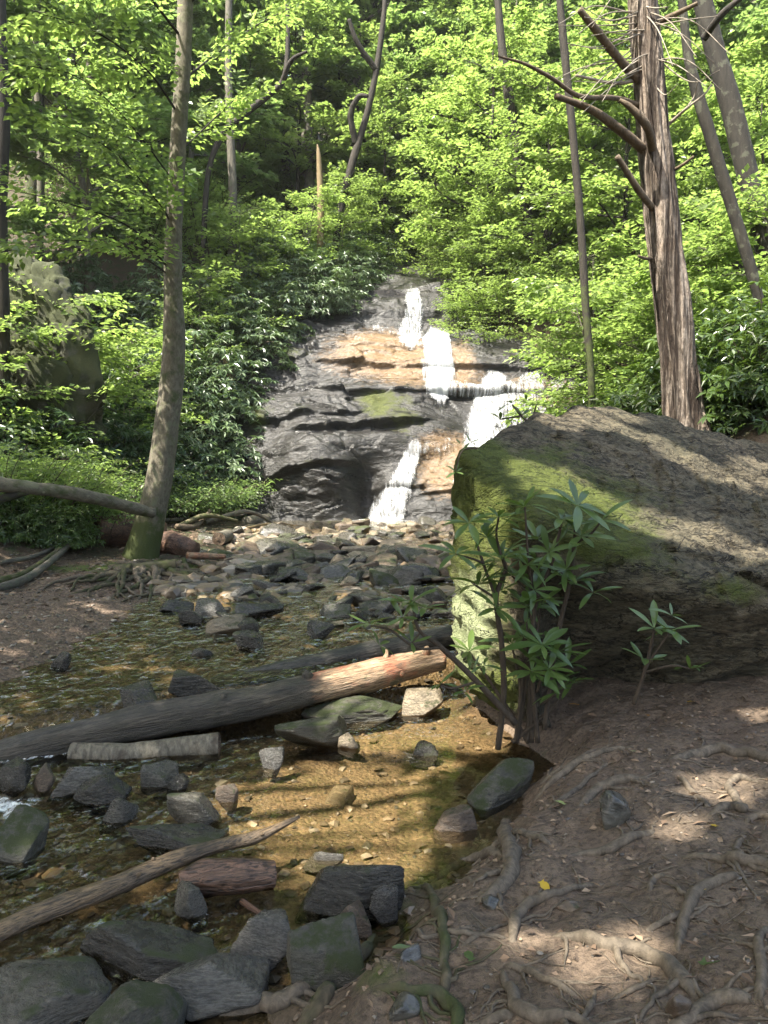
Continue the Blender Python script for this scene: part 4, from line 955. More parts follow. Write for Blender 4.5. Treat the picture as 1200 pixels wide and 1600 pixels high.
rg = np.random.default_rng(5)
LR = []
for k in range(38):
    x0 = 218 + rg.normal() * 30; y0 = 884 + rg.uniform(-6, 10); x1 = rg.uniform(60, 385); y1 = 938 - abs(x1 - 225) * .14 + rg.uniform(-26, 10)
    m1 = (x0 + (x1 - x0) * .35 + rg.normal() * 16, y0 + (y1 - y0) * .4 + rg.uniform(-9, 7)); m2 = (x0 + (x1 - x0) * .7 + rg.normal() * 14, y0 + (y1 - y0) * .7 + rg.uniform(-8, 8))
    root([(x0, y0), m1, m2, (x1, y1)], (rg.uniform(3.5, 6), rg.uniform(2.5, 4.5), 2.6, rg.uniform(1, 2)), f"root spreading from the main tree toward the {'gravel bar' if x1 < 190 else 'riffle' if x1 > 300 else 'short round log'}", 'root_moss' if k % 3 else 'root', rg.uniform(.5, 1.6),
         group='roots of the main tree', seed=300 + k, moss=rg.uniform(.0, .45), kids=2)

# ------------------------------------------------------------------ foliage helpers
def leaves(pos, dr, nr, L, W, tone, fold=.12, droop=.12):
    """each leaf a folded blade of two triangles"""
    n = len(pos); dr = unit(dr); sd = unit(np.cross(dr, nr)); up = np.cross(sd, dr)
    L = np.broadcast_to(L, (n,))[:, None]; W = np.broadcast_to(W, (n,))[:, None]
    mid = pos + dr * L * .45
    V = np.stack([pos, mid + sd * W * .5 + up * W * fold, pos + dr * L - up * L * droop, mid - sd * W * .5 + up * W * fold], 1).reshape(-1, 3)
    i = np.arange(n)[:, None] * 4
    return V, np.vstack([i + np.array([0, 1, 2]), i + np.array([0, 2, 3])]), np.repeat(tone, 4)

def sprays(O, D, N, Ls, K, lL, asp, rng, jit=.35, wid=.42):
    """flat leafy sprays: K leaves fanned along each twig"""
    S = len(O); D = unit(D); T = unit(np.cross(D, N)); N = np.cross(T, D)
    t = (np.arange(K)[None] + rng.random((S, K))) / K; sg = np.where((np.arange(K)[None] + rng.integers(0, 2, (S, 1))) % 2, 1, -1)
    Ls = np.broadcast_to(Ls, (S,))[:, None]
    lat = sg * rng.random((S, K)) * wid * (1.05 - t) * Ls
    pos = O[:, None] + D[:, None] * (t * Ls)[..., None] + T[:, None] * lat[..., None] - np.array([0, 0, 1]) * (.22 * (t * Ls) ** 2)[..., None] + N[:, None] * (rng.normal(size=(S, K)) * .05 * Ls)[..., None]
    dr = D[:, None] * .75 + T[:, None] * (sg * (.5 + .5 * rng.random((S, K))))[..., None] + rng.normal(size=(S, K, 3)) * .18 - np.array([0, 0, .15])
    nr = N[:, None] + rng.normal(size=(S, K, 3)) * jit
    L = lL * rng.uniform(.65, 1.25, (S, K))
    tone = np.clip(rng.normal(.5, .2, (S, 1)) + rng.normal(0, .15, (S, K)), 0, 1)
    f = lambda a: a.reshape(-1, 3)
    return f(pos), f(dr), f(nr), L.ravel(), L.ravel() * asp, tone.ravel()

def cat(*ls): return tuple(np.concatenate(x) for x in zip(*ls))

def tree_parts(h, R, lo, nl, seed, lL=.13, asp=.6, K=16, twigs=9, r0=.14, lean=(0, 0), rise=(.15, .75), top=1.0, wob=.03):
    """trunk with limbs, and the crown's leaves, in local coordinates"""
    r = np.random.default_rng(seed); n = 9; z = np.linspace(0, h, n)
    tr = np.stack([lean[0] * z + np.cumsum(r.normal(size=n)) * wob * h / n * 2, lean[1] * z + np.cumsum(r.normal(size=n)) * wob * h / n * 2, z - .4], -1); tr[0, :2] = 0
    rad = r0 * (1 - .85 * (z / h) ** .9); rad[0] *= 1.35
    parts = [tube(spath(tr, 28), np.interp(np.linspace(0, 1, 28), np.linspace(0, 1, n), rad), 9, True, .12, 3, seed, .08)]
    O, D, Nn, Ls = [], [], [], []
    for k in range(nl):
        f = lo + (1 - lo) * ((k + r.random()) / nl); b = spath(tr, 50)[int(f * 49)]
        az = k * 2.4 + r.uniform(-.4, .4); el = r.uniform(*rise); g = (f - lo) / (1 - lo)
        ln = R * (1.05 - .6 * g ** 1.5 * top) * r.uniform(.7, 1.15)
        d = np.array([math.cos(az) * math.cos(el), math.sin(az) * math.cos(el), math.sin(el)])
        c = unit(np.cross(d, [0, 0, 1])) * r.normal() * .25 * ln
        pl_ = spath([b, b + d * ln * .5 + c + np.array([0, 0, .06 * ln]), b + d * ln * np.array([1, 1, .75])], 12)
        rr_ = max(.012, rad[int(f * (n - 1))] * .45)
        parts.append(tube(pl_, np.linspace(rr_, .006, 12), 5, False))
        for m in range(twigs):
            t = int((.22 + .78 * (m + r.random()) / twigs) * 11); sg = 1 if m % 2 else -1
            h2 = unit(d * np.array([1, 1, .3])); sd = np.cross(h2, [0, 0, 1]) * sg
            td = unit(h2 * r.uniform(.3, 1) + sd * r.uniform(.4, 1.1) + np.array([0, 0, r.uniform(-.15, .3)])); tl = r.uniform(.5, 1.0) * (.35 + .22 * R)
            e = pl_[t] + td * tl
            parts.append(tube(spath([pl_[t], pl_[t] + td * tl * .5 + np.array([0, 0, .04]), e], 4), [.011, .008, .006, .003], 3, False))
            for s_ in range(3):
                O.append(pl_[t] + td * tl * (.15 + .33 * s_)); dd = unit(td + sd * r.normal() * .5 + np.array([0, 0, r.normal() * .12]))
                D.append(dd); Nn.append(unit(np.array([r.normal() * .28, r.normal() * .28, 1]))); Ls.append(r.uniform(.45, .85))
    lv = sprays(np.array(O), np.array(D), np.array(Nn), np.array(Ls), K, lL, asp, r)
    return merge(parts), lv

def make_tree(name, parts, bark, leaf, mossv=.25):
    (V, Fa), lv = parts; root_ = empty(name)
    obj('trunk', mesh('trunk', V, Fa, M[bark], attrs=dict(moss=np.clip(1.0 - V[:, 2] / 1.6, 0, 1) * .8 + mossv * .4)), root_)
    V2, F2, tone = leaves(*lv)
    obj('crown', mesh('crown', V2, F2, M[leaf], False, attrs=dict(tone=tone)), root_)
    return root_

def shrub_parts(h, R, seed, nw=420, lL=.15, asp=.32, per=8, droop=.25, nst=12):
    """thicket of bent stems ending in whorls of long leaves"""
    r = np.random.default_rng(seed); parts = []
    pw = unit(r.normal(size=(nw, 3))); pw[:, 2] = np.abs(pw[:, 2]) * 1.15 - .12
    lump = 1 + .28 * fbm(pw * 2.2 + seed, 3, seed)
    rad = (r.random(nw) ** .38) * lump
    P = pw * rad[:, None] * np.array([R, R, h * .92]); P[:, 2] = np.maximum(P[:, 2], .05)
    for k in range(nst):
        e = P[int(r.integers(0, nw))]; b = np.array([e[0] * .18, e[1] * .18, -.3]); m = np.array([e[0] * .45, e[1] * .45, e[2] * .55]) + r.normal(size=3) * .12 * R
        parts.append(tube(spath([b, m, e], 9), np.linspace(.03, .008, 9), 5, False, .1, 6, k))
    for k in range(0, nw, 2):
        b = P[k] * np.array([.72, .72, .78]) - np.array([0, 0, .1]); parts.append(tube(np.array([b, (b + P[k]) / 2 + r.normal(size=3) * .03, P[k]]), [.009, .006, .004], 3, False))
    a = r.uniform(0, 6.28, (nw, 1)) + np.arange(per)[None] * 2 * np.pi / per + r.normal(size=(nw, per)) * .2
    axis_ = unit(pw * .5 + np.array([0, 0, .8]) + r.normal(size=(nw, 3)) * .25)
    e1 = unit(np.cross(axis_, [0, 1., .1])); e2 = np.cross(axis_, e1)
    rd = e1[:, None] * np.cos(a)[..., None] + e2[:, None] * np.sin(a)[..., None]
    tilt = r.normal(-.05, .32, (nw, per))
    dr = rd + axis_[:, None] * tilt[..., None]
    nr = axis_[:, None] - rd * tilt[..., None] + r.normal(size=(nw, per, 3)) * .2
    L = lL * r.uniform(.65, 1.2, (nw, per)); pos = P[:, None] + rd * .012
    tone = np.clip(r.normal(.45, .2, (nw, 1)) + r.normal(0, .15, (nw, per)), 0, 1)
    return merge(parts), (pos.reshape(-1, 3), dr.reshape(-1, 3), nr.reshape(-1, 3), L.ravel(), (L * asp).ravel(), tone.ravel())

def make_shrub(name, parts, leaf, bark='stem'):
    (V, Fa), lv = parts; rt = empty(name)
    obj('stems', mesh('stems', V, Fa, M[bark], attrs=dict(moss=np.zeros(len(V)))), rt)
    V2, F2, tone = leaves(*lv, droop=.22)
    obj('foliage', mesh('foliage', V2, F2, M[leaf], False, attrs=dict(tone=tone)), rt)
    return rt

def low_parts(h, R, seed, nst=26, K=12, lL=.085, asp=.5, ns=7):
    """low woodland undergrowth: arching stems carrying flat leafy sprays"""
    r = np.random.default_rng(seed); parts = []; O, D, N_, L_ = [], [], [], []
    for k in range(nst):
        az = r.uniform(0, 6.28); rr_ = R * r.random() ** .5; b = np.array([math.cos(az), math.sin(az), 0]) * rr_ * .5 + np.array([0, 0, -.15])
        hh = h * r.uniform(.5, 1.1); e = b + np.array([math.cos(az) * rr_ * .8, math.sin(az) * rr_ * .8, hh]); m = (b + e) / 2 + np.array([0, 0, .2 * hh]) + r.normal(size=3) * .06
        p = spath([b, m, e], 10); parts.append(tube(p, np.linspace(.011, .003, 10), 4, False))
        for s_ in range(ns):
            t = int((.3 + .7 * (s_ + .5) / ns) * 9); a2 = r.uniform(0, 6.28)
            O.append(p[t]); D.append(np.array([math.cos(a2), math.sin(a2), r.uniform(-.1, .3)])); N_.append(unit(np.array([r.normal() * .25, r.normal() * .25, 1]))); L_.append(r.uniform(.3, .6))
    return merge(parts), sprays(np.array(O), np.array(D), np.array(N_), np.array(L_), K, lL, asp, r)

def place(proto, used, x, y, label, group, cat_, s=1.0, dz=0.0, rz=None, tilt=(0, 0)):
    o = proto if not used.get(proto.name) else copy_tree(proto)
    used[proto.name] = True
    o.location = (x, y, float(hgt(x, y)) + dz); o.rotation_euler = (tilt[0], tilt[1], random.uniform(0, 6.28) if rz is None else rz)
    o.scale = (s,) * 3 if np.isscalar(s) else s
    tag(o, label, cat_, group); return o
USED = {}
def xat(px, y): return (px - 600) / FPX * y * 1.0

# ------------------------------------------------------------------ trees of the slopes
T = {}
T['beech'] = [make_tree('beech_tree', tree_parts(9.5, 3.1, .18, 26, 500 + k, .20, .6, 15, 9, .13, (random.uniform(-.08, .08), 0), (.1, .6)), 'bark_dark', 'leaf_bright') for k in range(3)]
T['maple'] = [make_tree('maple_tree', tree_parts(12, 3.4, .22, 26, 520 + k, .24, .8, 14, 9, .17, (random.uniform(-.06, .06), 0), (.15, .8)), 'bark_grey', 'leaf_mid') for k in range(3)]
T['tall'] = [make_tree('forest_tree', tree_parts(17, 3.8, .30, 30, 540 + k, .28, .7, 13, 9, .24, (random.uniform(-.03, .03), 0), (.15, .8)), 'bark_dark', 'leaf_mid') for k in range(2)]
T['sap'] = [make_tree('sapling', tree_parts(4.6, 1.7, .15, 18, 560 + k, .15, .6, 14, 7, .045, (random.uniform(-.15, .15), 0), (.0, .5)), 'bark_grey', 'leaf_bright') for k in range(3)]
S = {}
S['rho'] = [make_shrub('rhododendron', shrub_parts(2.0, 1.55, 600 + k, 560, .20, .30), 'leaf_dark') for k in range(2)]
S['rhog'] = [make_shrub('rhododendron', shrub_parts(2.3, 1.8, 610 + k, 680, .20, .32), 'leaf_grey') for k in range(2)]
S['rhob'] = [make_shrub('rhododendron', shrub_parts(1.7, 1.4, 620 + k, 520, .19, .34), 'leaf_rhodo') for k in range(2)]
S['low'] = [make_shrub('woodland_plant', low_parts(1.0, 1.3, 630 + k), 'leaf_mid') for k in range(3)]
S['lowb'] = [make_shrub('woodland_plant', low_parts(1.4, 1.5, 640 + k, 30, 13, .10), 'leaf_bright') for k in range(2)]

def grow(kind, lib, items, label, group, cat_, smin=.85, smax=1.15):
    for k, it in enumerate(items):
        px, y = it[0], it[1]; s_ = it[2] if len(it) > 2 else random.uniform(smin, smax); dz = it[3] if len(it) > 3 else 0
        lb = it[4] if len(it) > 4 else (label(px, y, k) if callable(label) else label)
        pr = lib[kind][k % len(lib[kind])]
        place(pr, USED, xat(px, y), y, lb, group, cat_, s_, dz)

def where(px):
    return ('at the left edge' if px < 120 else 'behind the main tree' if px < 330 else 'left of the waterfall' if px < 560 else 'straight above the waterfall' if px < 720
            else 'right of the waterfall' if px < 900 else 'behind the dead tree' if px < 1100 else 'at the right edge')
def depth(y): return 'at the slope foot' if y < 19 else 'low on the slope' if y < 25 else 'halfway up the slope' if y < 34 else 'high on the slope' if y < 46 else 'on the skyline'

# back rows
rb = np.random.default_rng(21)
far = [(585, 37), (640, 39), (690, 38), (615, 42), (665, 44), (545, 35), (720, 36), (600, 47), (650, 49)]
for y in (36, 43, 51, 60):
    n = int(13 + (y - 36) * .15)
    for k in range(n):
        px = -140 + 1480 * (k + rb.uniform(.1, .9)) / n; far.append((px, y + rb.uniform(-3, 3)))
for k, (px, y) in enumerate(far):
    kd = ['tall', 'maple', 'maple', 'tall', 'beech'][int(rb.integers(0, 5))]
    nm = {'tall': 'tall dark trunked forest tree', 'maple': 'grey barked leafy maple', 'beech': 'bright green beech'}[kd]
    lib = T[kd]; place(lib[k % len(lib)], USED, xat(px, y), y, f'{nm} {depth(y)} {where(px)}', f'forest trees {depth(y)}', 'tree', rb.uniform(.85, 1.25))
mids = [(-60, 22, 'maple'), (60, 27, 'tall'), (150, 24, 'maple'), (230, 29, 'beech'), (310, 30, 'maple'), (380, 34, 'maple'), (470, 34, 'beech'), (600, 32.5, 'beech'), (560, 35, 'beech'), (645, 37.5, 'beech'), (705, 33.5, 'beech'),
        (700, 35, 'beech'), (760, 28, 'beech'), (800, 31, 'maple'), (850, 25, 'beech'), (900, 29, 'maple'), (960, 23, 'beech'), (1010, 27, 'maple'), (1080, 22, 'beech'), (1130, 26, 'maple'),
        (1190, 19, 'beech'), (1260, 22, 'maple'), (1050, 32, 'tall'), (300, 37, 'maple'), (100, 33, 'maple'), (700, 30, 'sap'), (740, 26.5, 'sap'), (790, 27, 'sap'), (850, 26, 'sap'),
        (470, 28.5, 'sap'), (530, 30, 'sap'), (930, 22, 'sap'), (950, 17, 'sap'), (1030, 16, 'sap'), (1120, 15, 'sap'), (1180, 14, 'sap'), (180, 19, 'sap'), (90, 17, 'sap'), (20, 15, 'sap'), (310, 23, 'sap'), (380, 26, 'sap')]
nmz = {'tall': 'tall dark trunked tree', 'maple': 'leafy maple with grey bark', 'beech': 'spreading bright green beech', 'sap': 'slender pale green sapling'}
for k, (px, y, kd) in enumerate(mids):
    lib = T[kd]; place(lib[k % len(lib)], USED, xat(px, y), y, f'{nmz[kd]} {depth(y)} {where(px)}', f'trees and saplings {depth(y)}', 'sapling' if kd == 'sap' else 'tree', rb.uniform(.8, 1.1))

# thickets beside the falls
L_ = lambda nm: (lambda px, y, k: f'{nm} {depth(y)} {where(px)}')
grow('rhog', S, [(318, 21, 1.1), (345, 22.4, 1.0), (378, 24, 1.0), (290, 22.5, 1.2), (466, 26.8, .9), (415, 25.8, 1.05), (500, 27.3, 1.0), (536, 28.4, .9), (440, 27.5, 1.1), (572, 29.6, .75), (556, 28.2, .55), (525, 26.9, .6), (350, 25, 1.2), (270, 25, 1.2), (460, 28, 1.1), (520, 29, 1.0), (400, 28.5, 1.2)],
     L_('grey green glossy rhododendron thicket'), 'grey green rhododendrons left of the falls', 'shrub')
grow('rho', S, [(130, 17, 1.1), (190, 18, 1.1), (240, 19, 1.1), (290, 19.6, .9), (330, 20.4, .8), (80, 18, 1.2), (160, 21, 1.2), (220, 22, 1.2), (60, 15, 1.0), (20, 17, 1.2), (-30, 15, 1.2), (110, 24, 1.3), (550, 29.5, .9), (590, 32, 1.1), (630, 36, 1.2), (560, 33, 1.2), (680, 37, 1.2)],
     L_('dark rhododendron thicket'), 'dark rhododendrons on the slopes', 'shrub')
grow('lowb', S, [(752, 25.2, 1.0), (790, 25.6, 1.2), (738, 26.5, 1.0), (745, 28, 1.1), (722, 29, 1.0), (716, 30, .8), (718, 28, .5), (830, 25.4, 1.2), (870, 25, 1.2), (720, 30.5, 1.3), (760, 29, 1.3), (800, 26, 1.3), (850, 26.5, 1.3), (915, 23.2, .9), (740, 32, 1.4), (700, 33, 1.3), (790, 30, 1.4),
                 (950, 21.5, 1.1), (870, 28, 1.4), (930, 24, 1.3)],
     L_('sunlit bright green bush'), 'sunlit bushes right of the falls', 'shrub')
grow('rhob', S, [(880, 14.5, .9), (930, 13.5, .9), (970, 12.5, .9), (1010, 13, 1.0), (1100, 11, .85), (1150, 11.5, 1), (1200, 10.5, .9), (1120, 13.5, 1.1), (1180, 14, 1.1), (900, 17, 1.1), (960, 16, 1.1), (1050, 15, 1.1), (1230, 12.5, 1.1), (1080, 18, 1.2), (1160, 18, 1.2), (1000, 10.6, .7), (1210, 9.0, .7), (1140, 9.3, .6)],
     L_('broad leaved rhododendron'), 'rhododendrons behind the boulder', 'shrub')
lowl = []
for k in range(46):
    y = rb.uniform(12.3, 20); px = rb.uniform(-40, 440 if y > 18.6 else 300 if y > 16 else 140)
    if y < 17 and px > 130: continue
    lowl.append((px, y, rb.uniform(.7, 1.15)))
grow('low', S, lowl, L_('low leafy undergrowth'), 'undergrowth on the left bank', 'plant')
grow('lowb', S, [(20, 12.2, .9), (80, 13, .9), (120, 15.5, .8), (-20, 11.8, .9), (60, 15.5, 1.0), (200, 17.5, .8), (60, 12.2, .6)], L_('bright fresh undergrowth'), 'bright undergrowth on the left bank', 'plant')
grow('rhob', S, [(20, 11.3, .4), (70, 11.6, .4), (-40, 11.4, .5), (105, 12, .35)], L_('low glossy rhododendron in shade'), 'low rhododendrons on the left bank', 'shrub')

fill = [(rb.uniform(-80, 1280), rb.uniform(25, 48), rb.uniform(1.2, 1.9)) for _ in range(110)]
fill = [f for f in fill if not (600 < f[0] < 735 and f[1] < 36)]
grow('lowb', S, fill[::2], L_('leafy bright green undergrowth'), 'undergrowth on the far slope', 'plant')
grow('low', S, fill[1::2], L_('darker green woodland undergrowth'), 'undergrowth on the far slope', 'plant')

# ------------------------------------------------------------------ individual trees
def pix_trunk(rows, y, n=60):
    r = np.array([[*PD(px, py, y + (dy[0] if dy else 0)), rp / FPX * y] for px, py, rp, *dy in rows]); return spath(r, n)

def solo_tree(name, rows, y, bark, label, leafmat=None, limbs=(), lv=None, seg=14, rough=.08, ridges=.08, mossh=1.2, seed=0, n=60, rn=9):
    y = y or PG(rows[0][0], rows[0][1])[1]; x0, y0, z0 = PD(rows[0][0], rows[0][1], y); hg = float(hgt(x0, y0))
    if z0 > hg - .1:      # carry the trunk down to the slope it grows from
        rows = [(rows[0][0] + (rows[0][0] - rows[1][0]) * .3, 800 - FPX * ((y0 * math.sin(PITCH) + (hg - .3 - CAMZ) * math.cos(PITCH)) / (y0 * math.cos(PITCH) - (hg - .3 - CAMZ) * math.sin(PITCH))), rows[0][2] * 1.15)] + list(rows)
    p = pix_trunk(rows, y, n); b0 = p[0, :3].copy(); rt = empty(name, b0); tag(rt, label, 'tree')
    V, Fa = tube(p[:, :3] - b0, p[:, 3], seg, True, rough, 3, seed, ridges, rn)
    obj('trunk', mesh('trunk', V, Fa, M[bark], attrs=dict(moss=np.clip(1 - V[:, 2] / mossh, 0, 1))), rt)
    for lr, lm, ln in limbs:
        q = np.array([[*PD(px, py, yy), rp / FPX * yy] for px, py, rp, yy in lr]); q = spath(q, 8 * len(lr))
        V, Fa = tube(q[:, :3] - b0, np.maximum(q[:, 3], .004), 8, True, .15, 6, seed + 7, .1)
        obj(ln, mesh(ln, V, Fa, M[lm], attrs=dict(moss=np.zeros(len(V)))), rt)
    if lv is not None:
        V2, F2, tone = leaves(*lv); obj('crown', mesh('crown', V2 - b0, F2, M[leafmat], False, attrs=dict(tone=tone)), rt)
    return rt

def limb_leaves(limbs, rng, per=22, Lsp=(.35, .6), K=13, lL=.10, asp=.6):
    """sprays along pixel limbs"""
    O, D, N_, L2 = [], [], [], []
    for lr in limbs:
        q = spath(np.array([PD(px, py, yy) for px, py, rp, yy in lr]), 40); d = unit(np.gradient(q, axis=0))
        for k in range(per):
            t = int((.15 + .85 * (k + rng.random()) / per) * 39); sd = np.cross(d[t], [0, 0, 1]) * (1 if k % 2 else -1)
            dd = unit(d[t] * rng.uniform(.2, .9) + sd * rng.uniform(.4, 1) + np.array([0, 0, rng.normal() * .15]))
            for s_ in range(2):
                O.append(q[t] + dd * .35 * s_); D.append(dd); N_.append(unit(np.array([rng.normal() * .25, rng.normal() * .25, 1]))); L2.append(rng.uniform(*Lsp))
    return sprays(np.array(O), np.array(D), np.array(N_), np.array(L2), K, lL, asp, rng)
rl = np.random.default_rng(31)
lb_left = [[(268, 425, 3, 12.1), (210, 360, 2.6, 11.5), (130, 325, 2, 10.8), (30, 300, 1, 10.2), (-60, 290, .6, 9.8)], [(272, 360, 3, 12.1), (250, 320, 2.4, 11.8), (180, 240, 2, 11), (90, 190, 1, 10.2)],
           [(280, 180, 3.5, 12.1), (230, 110, 2.6, 11.4), (150, 50, 2, 10.6), (60, 20, 1, 10)], [(282, 130, 3.5, 12.1), (330, 90, 2.4, 12.6), (400, 40, 1.6, 13.2), (460, 10, 1, 13.6)],
           [(265, 430, 2.4, 12.1), (200, 390, 2, 11.2), (100, 375, 1.4, 10.2), (0, 395, .8, 9.6)], [(285, 60, 4, 12.1), (200, -40, 3, 11), (100, -90, 2, 10)], [(286, 20, 4, 12.1), (350, -60, 3, 12), (450, -120, 2, 12)],
           [(278, 240, 2.6, 12.1), (330, 190, 2, 12.8), (372, 150, 1, 13.4)], [(276, 290, 2.6, 12.1), (200, 190, 2, 11.4), (120, 120, 1.4, 10.6), (20, 100, 1, 10)]]
lvL = limb_leaves(lb_left, rl, 24, (.4, .7), 13, .115, .6)
solo_tree('main_tree', [(217, 885, 32), (224, 858, 26), (238, 800, 21.5), (250, 740, 20), (262, 650, 19), (272, 540, 17), (270, 430, 13.5), (273, 330, 12.5), (280, 200, 12), (288, 60, 11.5), (292, -100, 12), (296, -300, 9), (300, -480, 6)], 12.1,
          'bark_main', 'slender grey tree with a curved mossy foot on the left bank', 'leaf_bright', [([(a, b, c * .55, d) for a, b, c, d in l_], 'bark_dark', 'limb') for l_ in lb_left], lvL, 18, .06, .05, 1.0, 71)

sn = 9.0
sl = [([(1012, 240, 7.5, 9), (975, 208, 7, 8.8), (925, 172, 6, 8.6), (868, 150, 4.5, 8.4)], 'branch_dead', 'dead_limb'), ([(1002, 130, 7.5, 9), (965, 90, 6.5, 8.8), (930, 45, 6, 8.6), (905, 15, 5, 8.5)], 'branch_dead', 'dead_limb'),
      ([(1000, 165, 4, 9), (960, 153, 4, 8.7), (905, 150, 3.6, 8.3), (862, 122, 3, 8.1), (820, 100, 2.4, 8), (778, 88, 1.4, 7.9)], 'branch_dead', 'dead_limb'), ([(1028, 335, 5, 9), (1000, 300, 5, 8.7), (964, 244, 4.5, 8.5)], 'branch_dead', 'dead_limb'),
      ([(1022, 248, 7, 9), (1012, 200, 6.5, 8.6), (985, 168, 5, 8.5), (968, 156, 3, 8.5)], 'branch_dead', 'dead_limb'), ([(995, 125, 3, 9), (960, 130, 2.6, 8.8), (900, 118, 2, 8.5)], 'twig_white', 'dead_limb'),
      ([(1044, 195, 2.6, 9), (1072, 170, 2.2, 8.8), (1100, 148, 1.6, 8.7), (1112, 132, 1, 8.7)], 'twig_white', 'dead_limb'), ([(1072, 170, 1.6, 8.8), (1085, 150, 1.2, 8.8), (1090, 128, .8, 8.7)], 'twig_white', 'dead_limb'),
      ([(1048, 268, 3, 9), (1066, 258, 2.6, 8.8), (1084, 244, 1.6, 8.7)], 'branch_dead', 'dead_limb'), ([(1030, 35, 5, 9), (1060, 20, 4, 8.8), (1090, 5, 3, 8.7)], 'branch_dead', 'dead_limb'),
      ([(1018, 405, 3, 9), (1005, 403, 2.6, 8.8), (998, 400, 2, 8.7)], 'branch_dead', 'dead_limb')]
rt_ = np.random.default_rng(41)
for k in range(30):
    x0 = rt_.uniform(985, 1030); y0 = rt_.uniform(-10, 120); sgn = -1 if rt_.random() < .8 else 1; ln = rt_.uniform(40, 150)
    x1 = x0 + sgn * ln * .55; y1 = y0 + rt_.uniform(-15, 45); x2 = x0 + sgn * ln; y2 = y1 + rt_.uniform(-30, 60)
    sl.append(([(x0, y0, 1.2, 9), (x1, y1, .9, 8.7), (x2, y2, .45, 8.4 + rt_.uniform(-.3, .3))], 'twig_white', 'dead_twig'))
solo_tree('dead_tree', [(1078, 690, 31), (1068, 640, 28), (1060, 560, 25), (1050, 460, 24), (1038, 380, 23.5), (1030, 300, 23), (1020, 200, 21.5), (1012, 100, 20), (1004, 0, 19), (990, -200, 15), (980, -380, 9)], sn,
          'bark_snag', 'dead tree with pinkish furrowed bark and bare broken limbs behind the boulder', None, sl, None, 72, .07, .36, .4, 72, 200, 20)
solo_tree('leaning_tree', [(1212, 480, 17), (1196, 380, 16), (1172, 290, 15.5), (1146, 180, 15), (1117, 80, 14), (1092, -20, 13), (1060, -150, 11)], 14.5, 'bark_lichen', 'dark leaning tree with lichen at the right edge', None,
          [([(1100, 60, 6, 13), (1130, 20, 5, 12.6), (1180, -20, 3, 12.4)], 'bark_dark', 'limb')], None, 14, .1, .14, 3, 73)
solo_tree('leaning_tree', [(1196, 520, 7), (1176, 430, 8), (1146, 330, 8.5), (1112, 220, 9), (1088, 140, 8), (1074, 80, 7), (1065, 0, 6), (1050, -80, 6)], 11.5, 'bark_lichen', 'thin grey leaning tree between the dead tree and the dark leaning tree', None, [], None, 12, .1, .1, .5, 74)
solo_tree('slim_tree', [(924, 600, 5.5), (915, 480, 6), (908, 360, 6), (896, 220, 6), (884, 100, 6), (875, 0, 5.5), (868, -120, 5)], 13.5, 'bark_dark', 'slim dark straight tree just left of the dead tree', None, [], None, 12, .08, .1, 6, 75)
solo_tree('leaning_tree', [(836, 420, 8), (822, 340, 9), (805, 210, 8), (790, 120, 7), (782, 50, 6), (775, -40, 5)], 25.5, 'bark_dark', 'slanting bare stemmed tree above the sunlit bushes', None, [], None, 10, .1, .1, .5, 76)
solo_tree('dead_stump', [(500, 400, 5), (501, 340, 5.5), (500, 290, 5.0), (498, 245, 3.5), (496, 226, 1.0)], 28.5, 'bark_tan', 'tall tan barkless dead trunk left of the falls', None, [], None, 12, .15, .2, .3, 77)
FY = 29.0
solo_tree('forked_tree', [(520, 420, 5), (532, 330, 6), (552, 250, 6), (570, 190, 5), (588, 110, 4.5), (600, 20, 4), (605, -60, 3)], FY, 'bark_dark', 'crooked forked dark tree above the rhododendrons', None,
          [([(556, 225, 5, FY), (548, 180, 4.6, FY - .3), (560, 152, 4, FY - .5), (575, 150, 3, FY - .6)], 'bark_dark', 'limb'), ([(588, 110, 4.5, FY), (560, 70, 4, FY - .4), (545, 30, 3, FY - .6)], 'bark_dark', 'limb')], None, 12, .12, .12, .5, 78)
CY = 25.0
solo_tree('crooked_tree', [(322, 300, 4), (345, 215, 4.5), (375, 185, 5), (415, 152, 5), (440, 130, 4.5), (448, 100, 4), (450, 40, 3), (446, -30, 2.5)], CY, 'bark_dark', 'crooked tree bent upward just right of the main tree', None, [([(440, 130, 4, CY), (455, 95, 3.5, CY - .3), (480, 80, 2, CY - .5)], 'bark_dark', 'limb')], None, 10, .1, .1, .5, 79)
solo_tree('edge_tree', [(2, 500, 12), (-2, 330, 12.5), (3, 200, 11), (0, 60, 10), (-4, -100, 8)], 14.5, 'bark_dark', 'dark straight trunk at the left edge of the picture', None, [], None, 12, .08, .1, .5, 80)
solo_tree('leaning_stick', [(376, 665, 4), (362, 600, 4.5), (350, 555, 4)], None, 'bark_tan', 'thin pale dead pole leaning on the slope left of the falls', None, [], None, 8, .1, .1, .3, 81)
for k, (px, y, r_, lb) in enumerate(((480, 34, 8, 'straight grey trunk high on the slope left of the falls'), (360, 27, 7, 'grey trunk in the shade right of the main tree'), (140, 30, 7, 'pale trunk in the forest left of the main tree'), (60, 26, 6, 'thin pale trunk deep in the forest at the left'),
                                 (1180, 30, 9, 'pale trunk on the skyline at the right edge'), (1020, 36, 8, 'pale trunk high up behind the dead tree'), (880, 34, 7, 'grey trunk high on the slope behind the slim dark tree'), (540, 40, 6, 'thin trunk high above the waterfall'))):
    b = float(hgt(xat(px, y), y)); pyb = 740 - (b - CAMZ) / y * FPX
    solo_tree('forest_tree', [(px, pyb + 15, r_), (px + 4, pyb - 150, r_ * .9), (px - 3, pyb - 350, r_ * .8), (px + 2, pyb - 700, r_ * .5)], y, 'bark_grey', lb, None, [], None, 10, .08, .1, .5, 90 + k, 30)

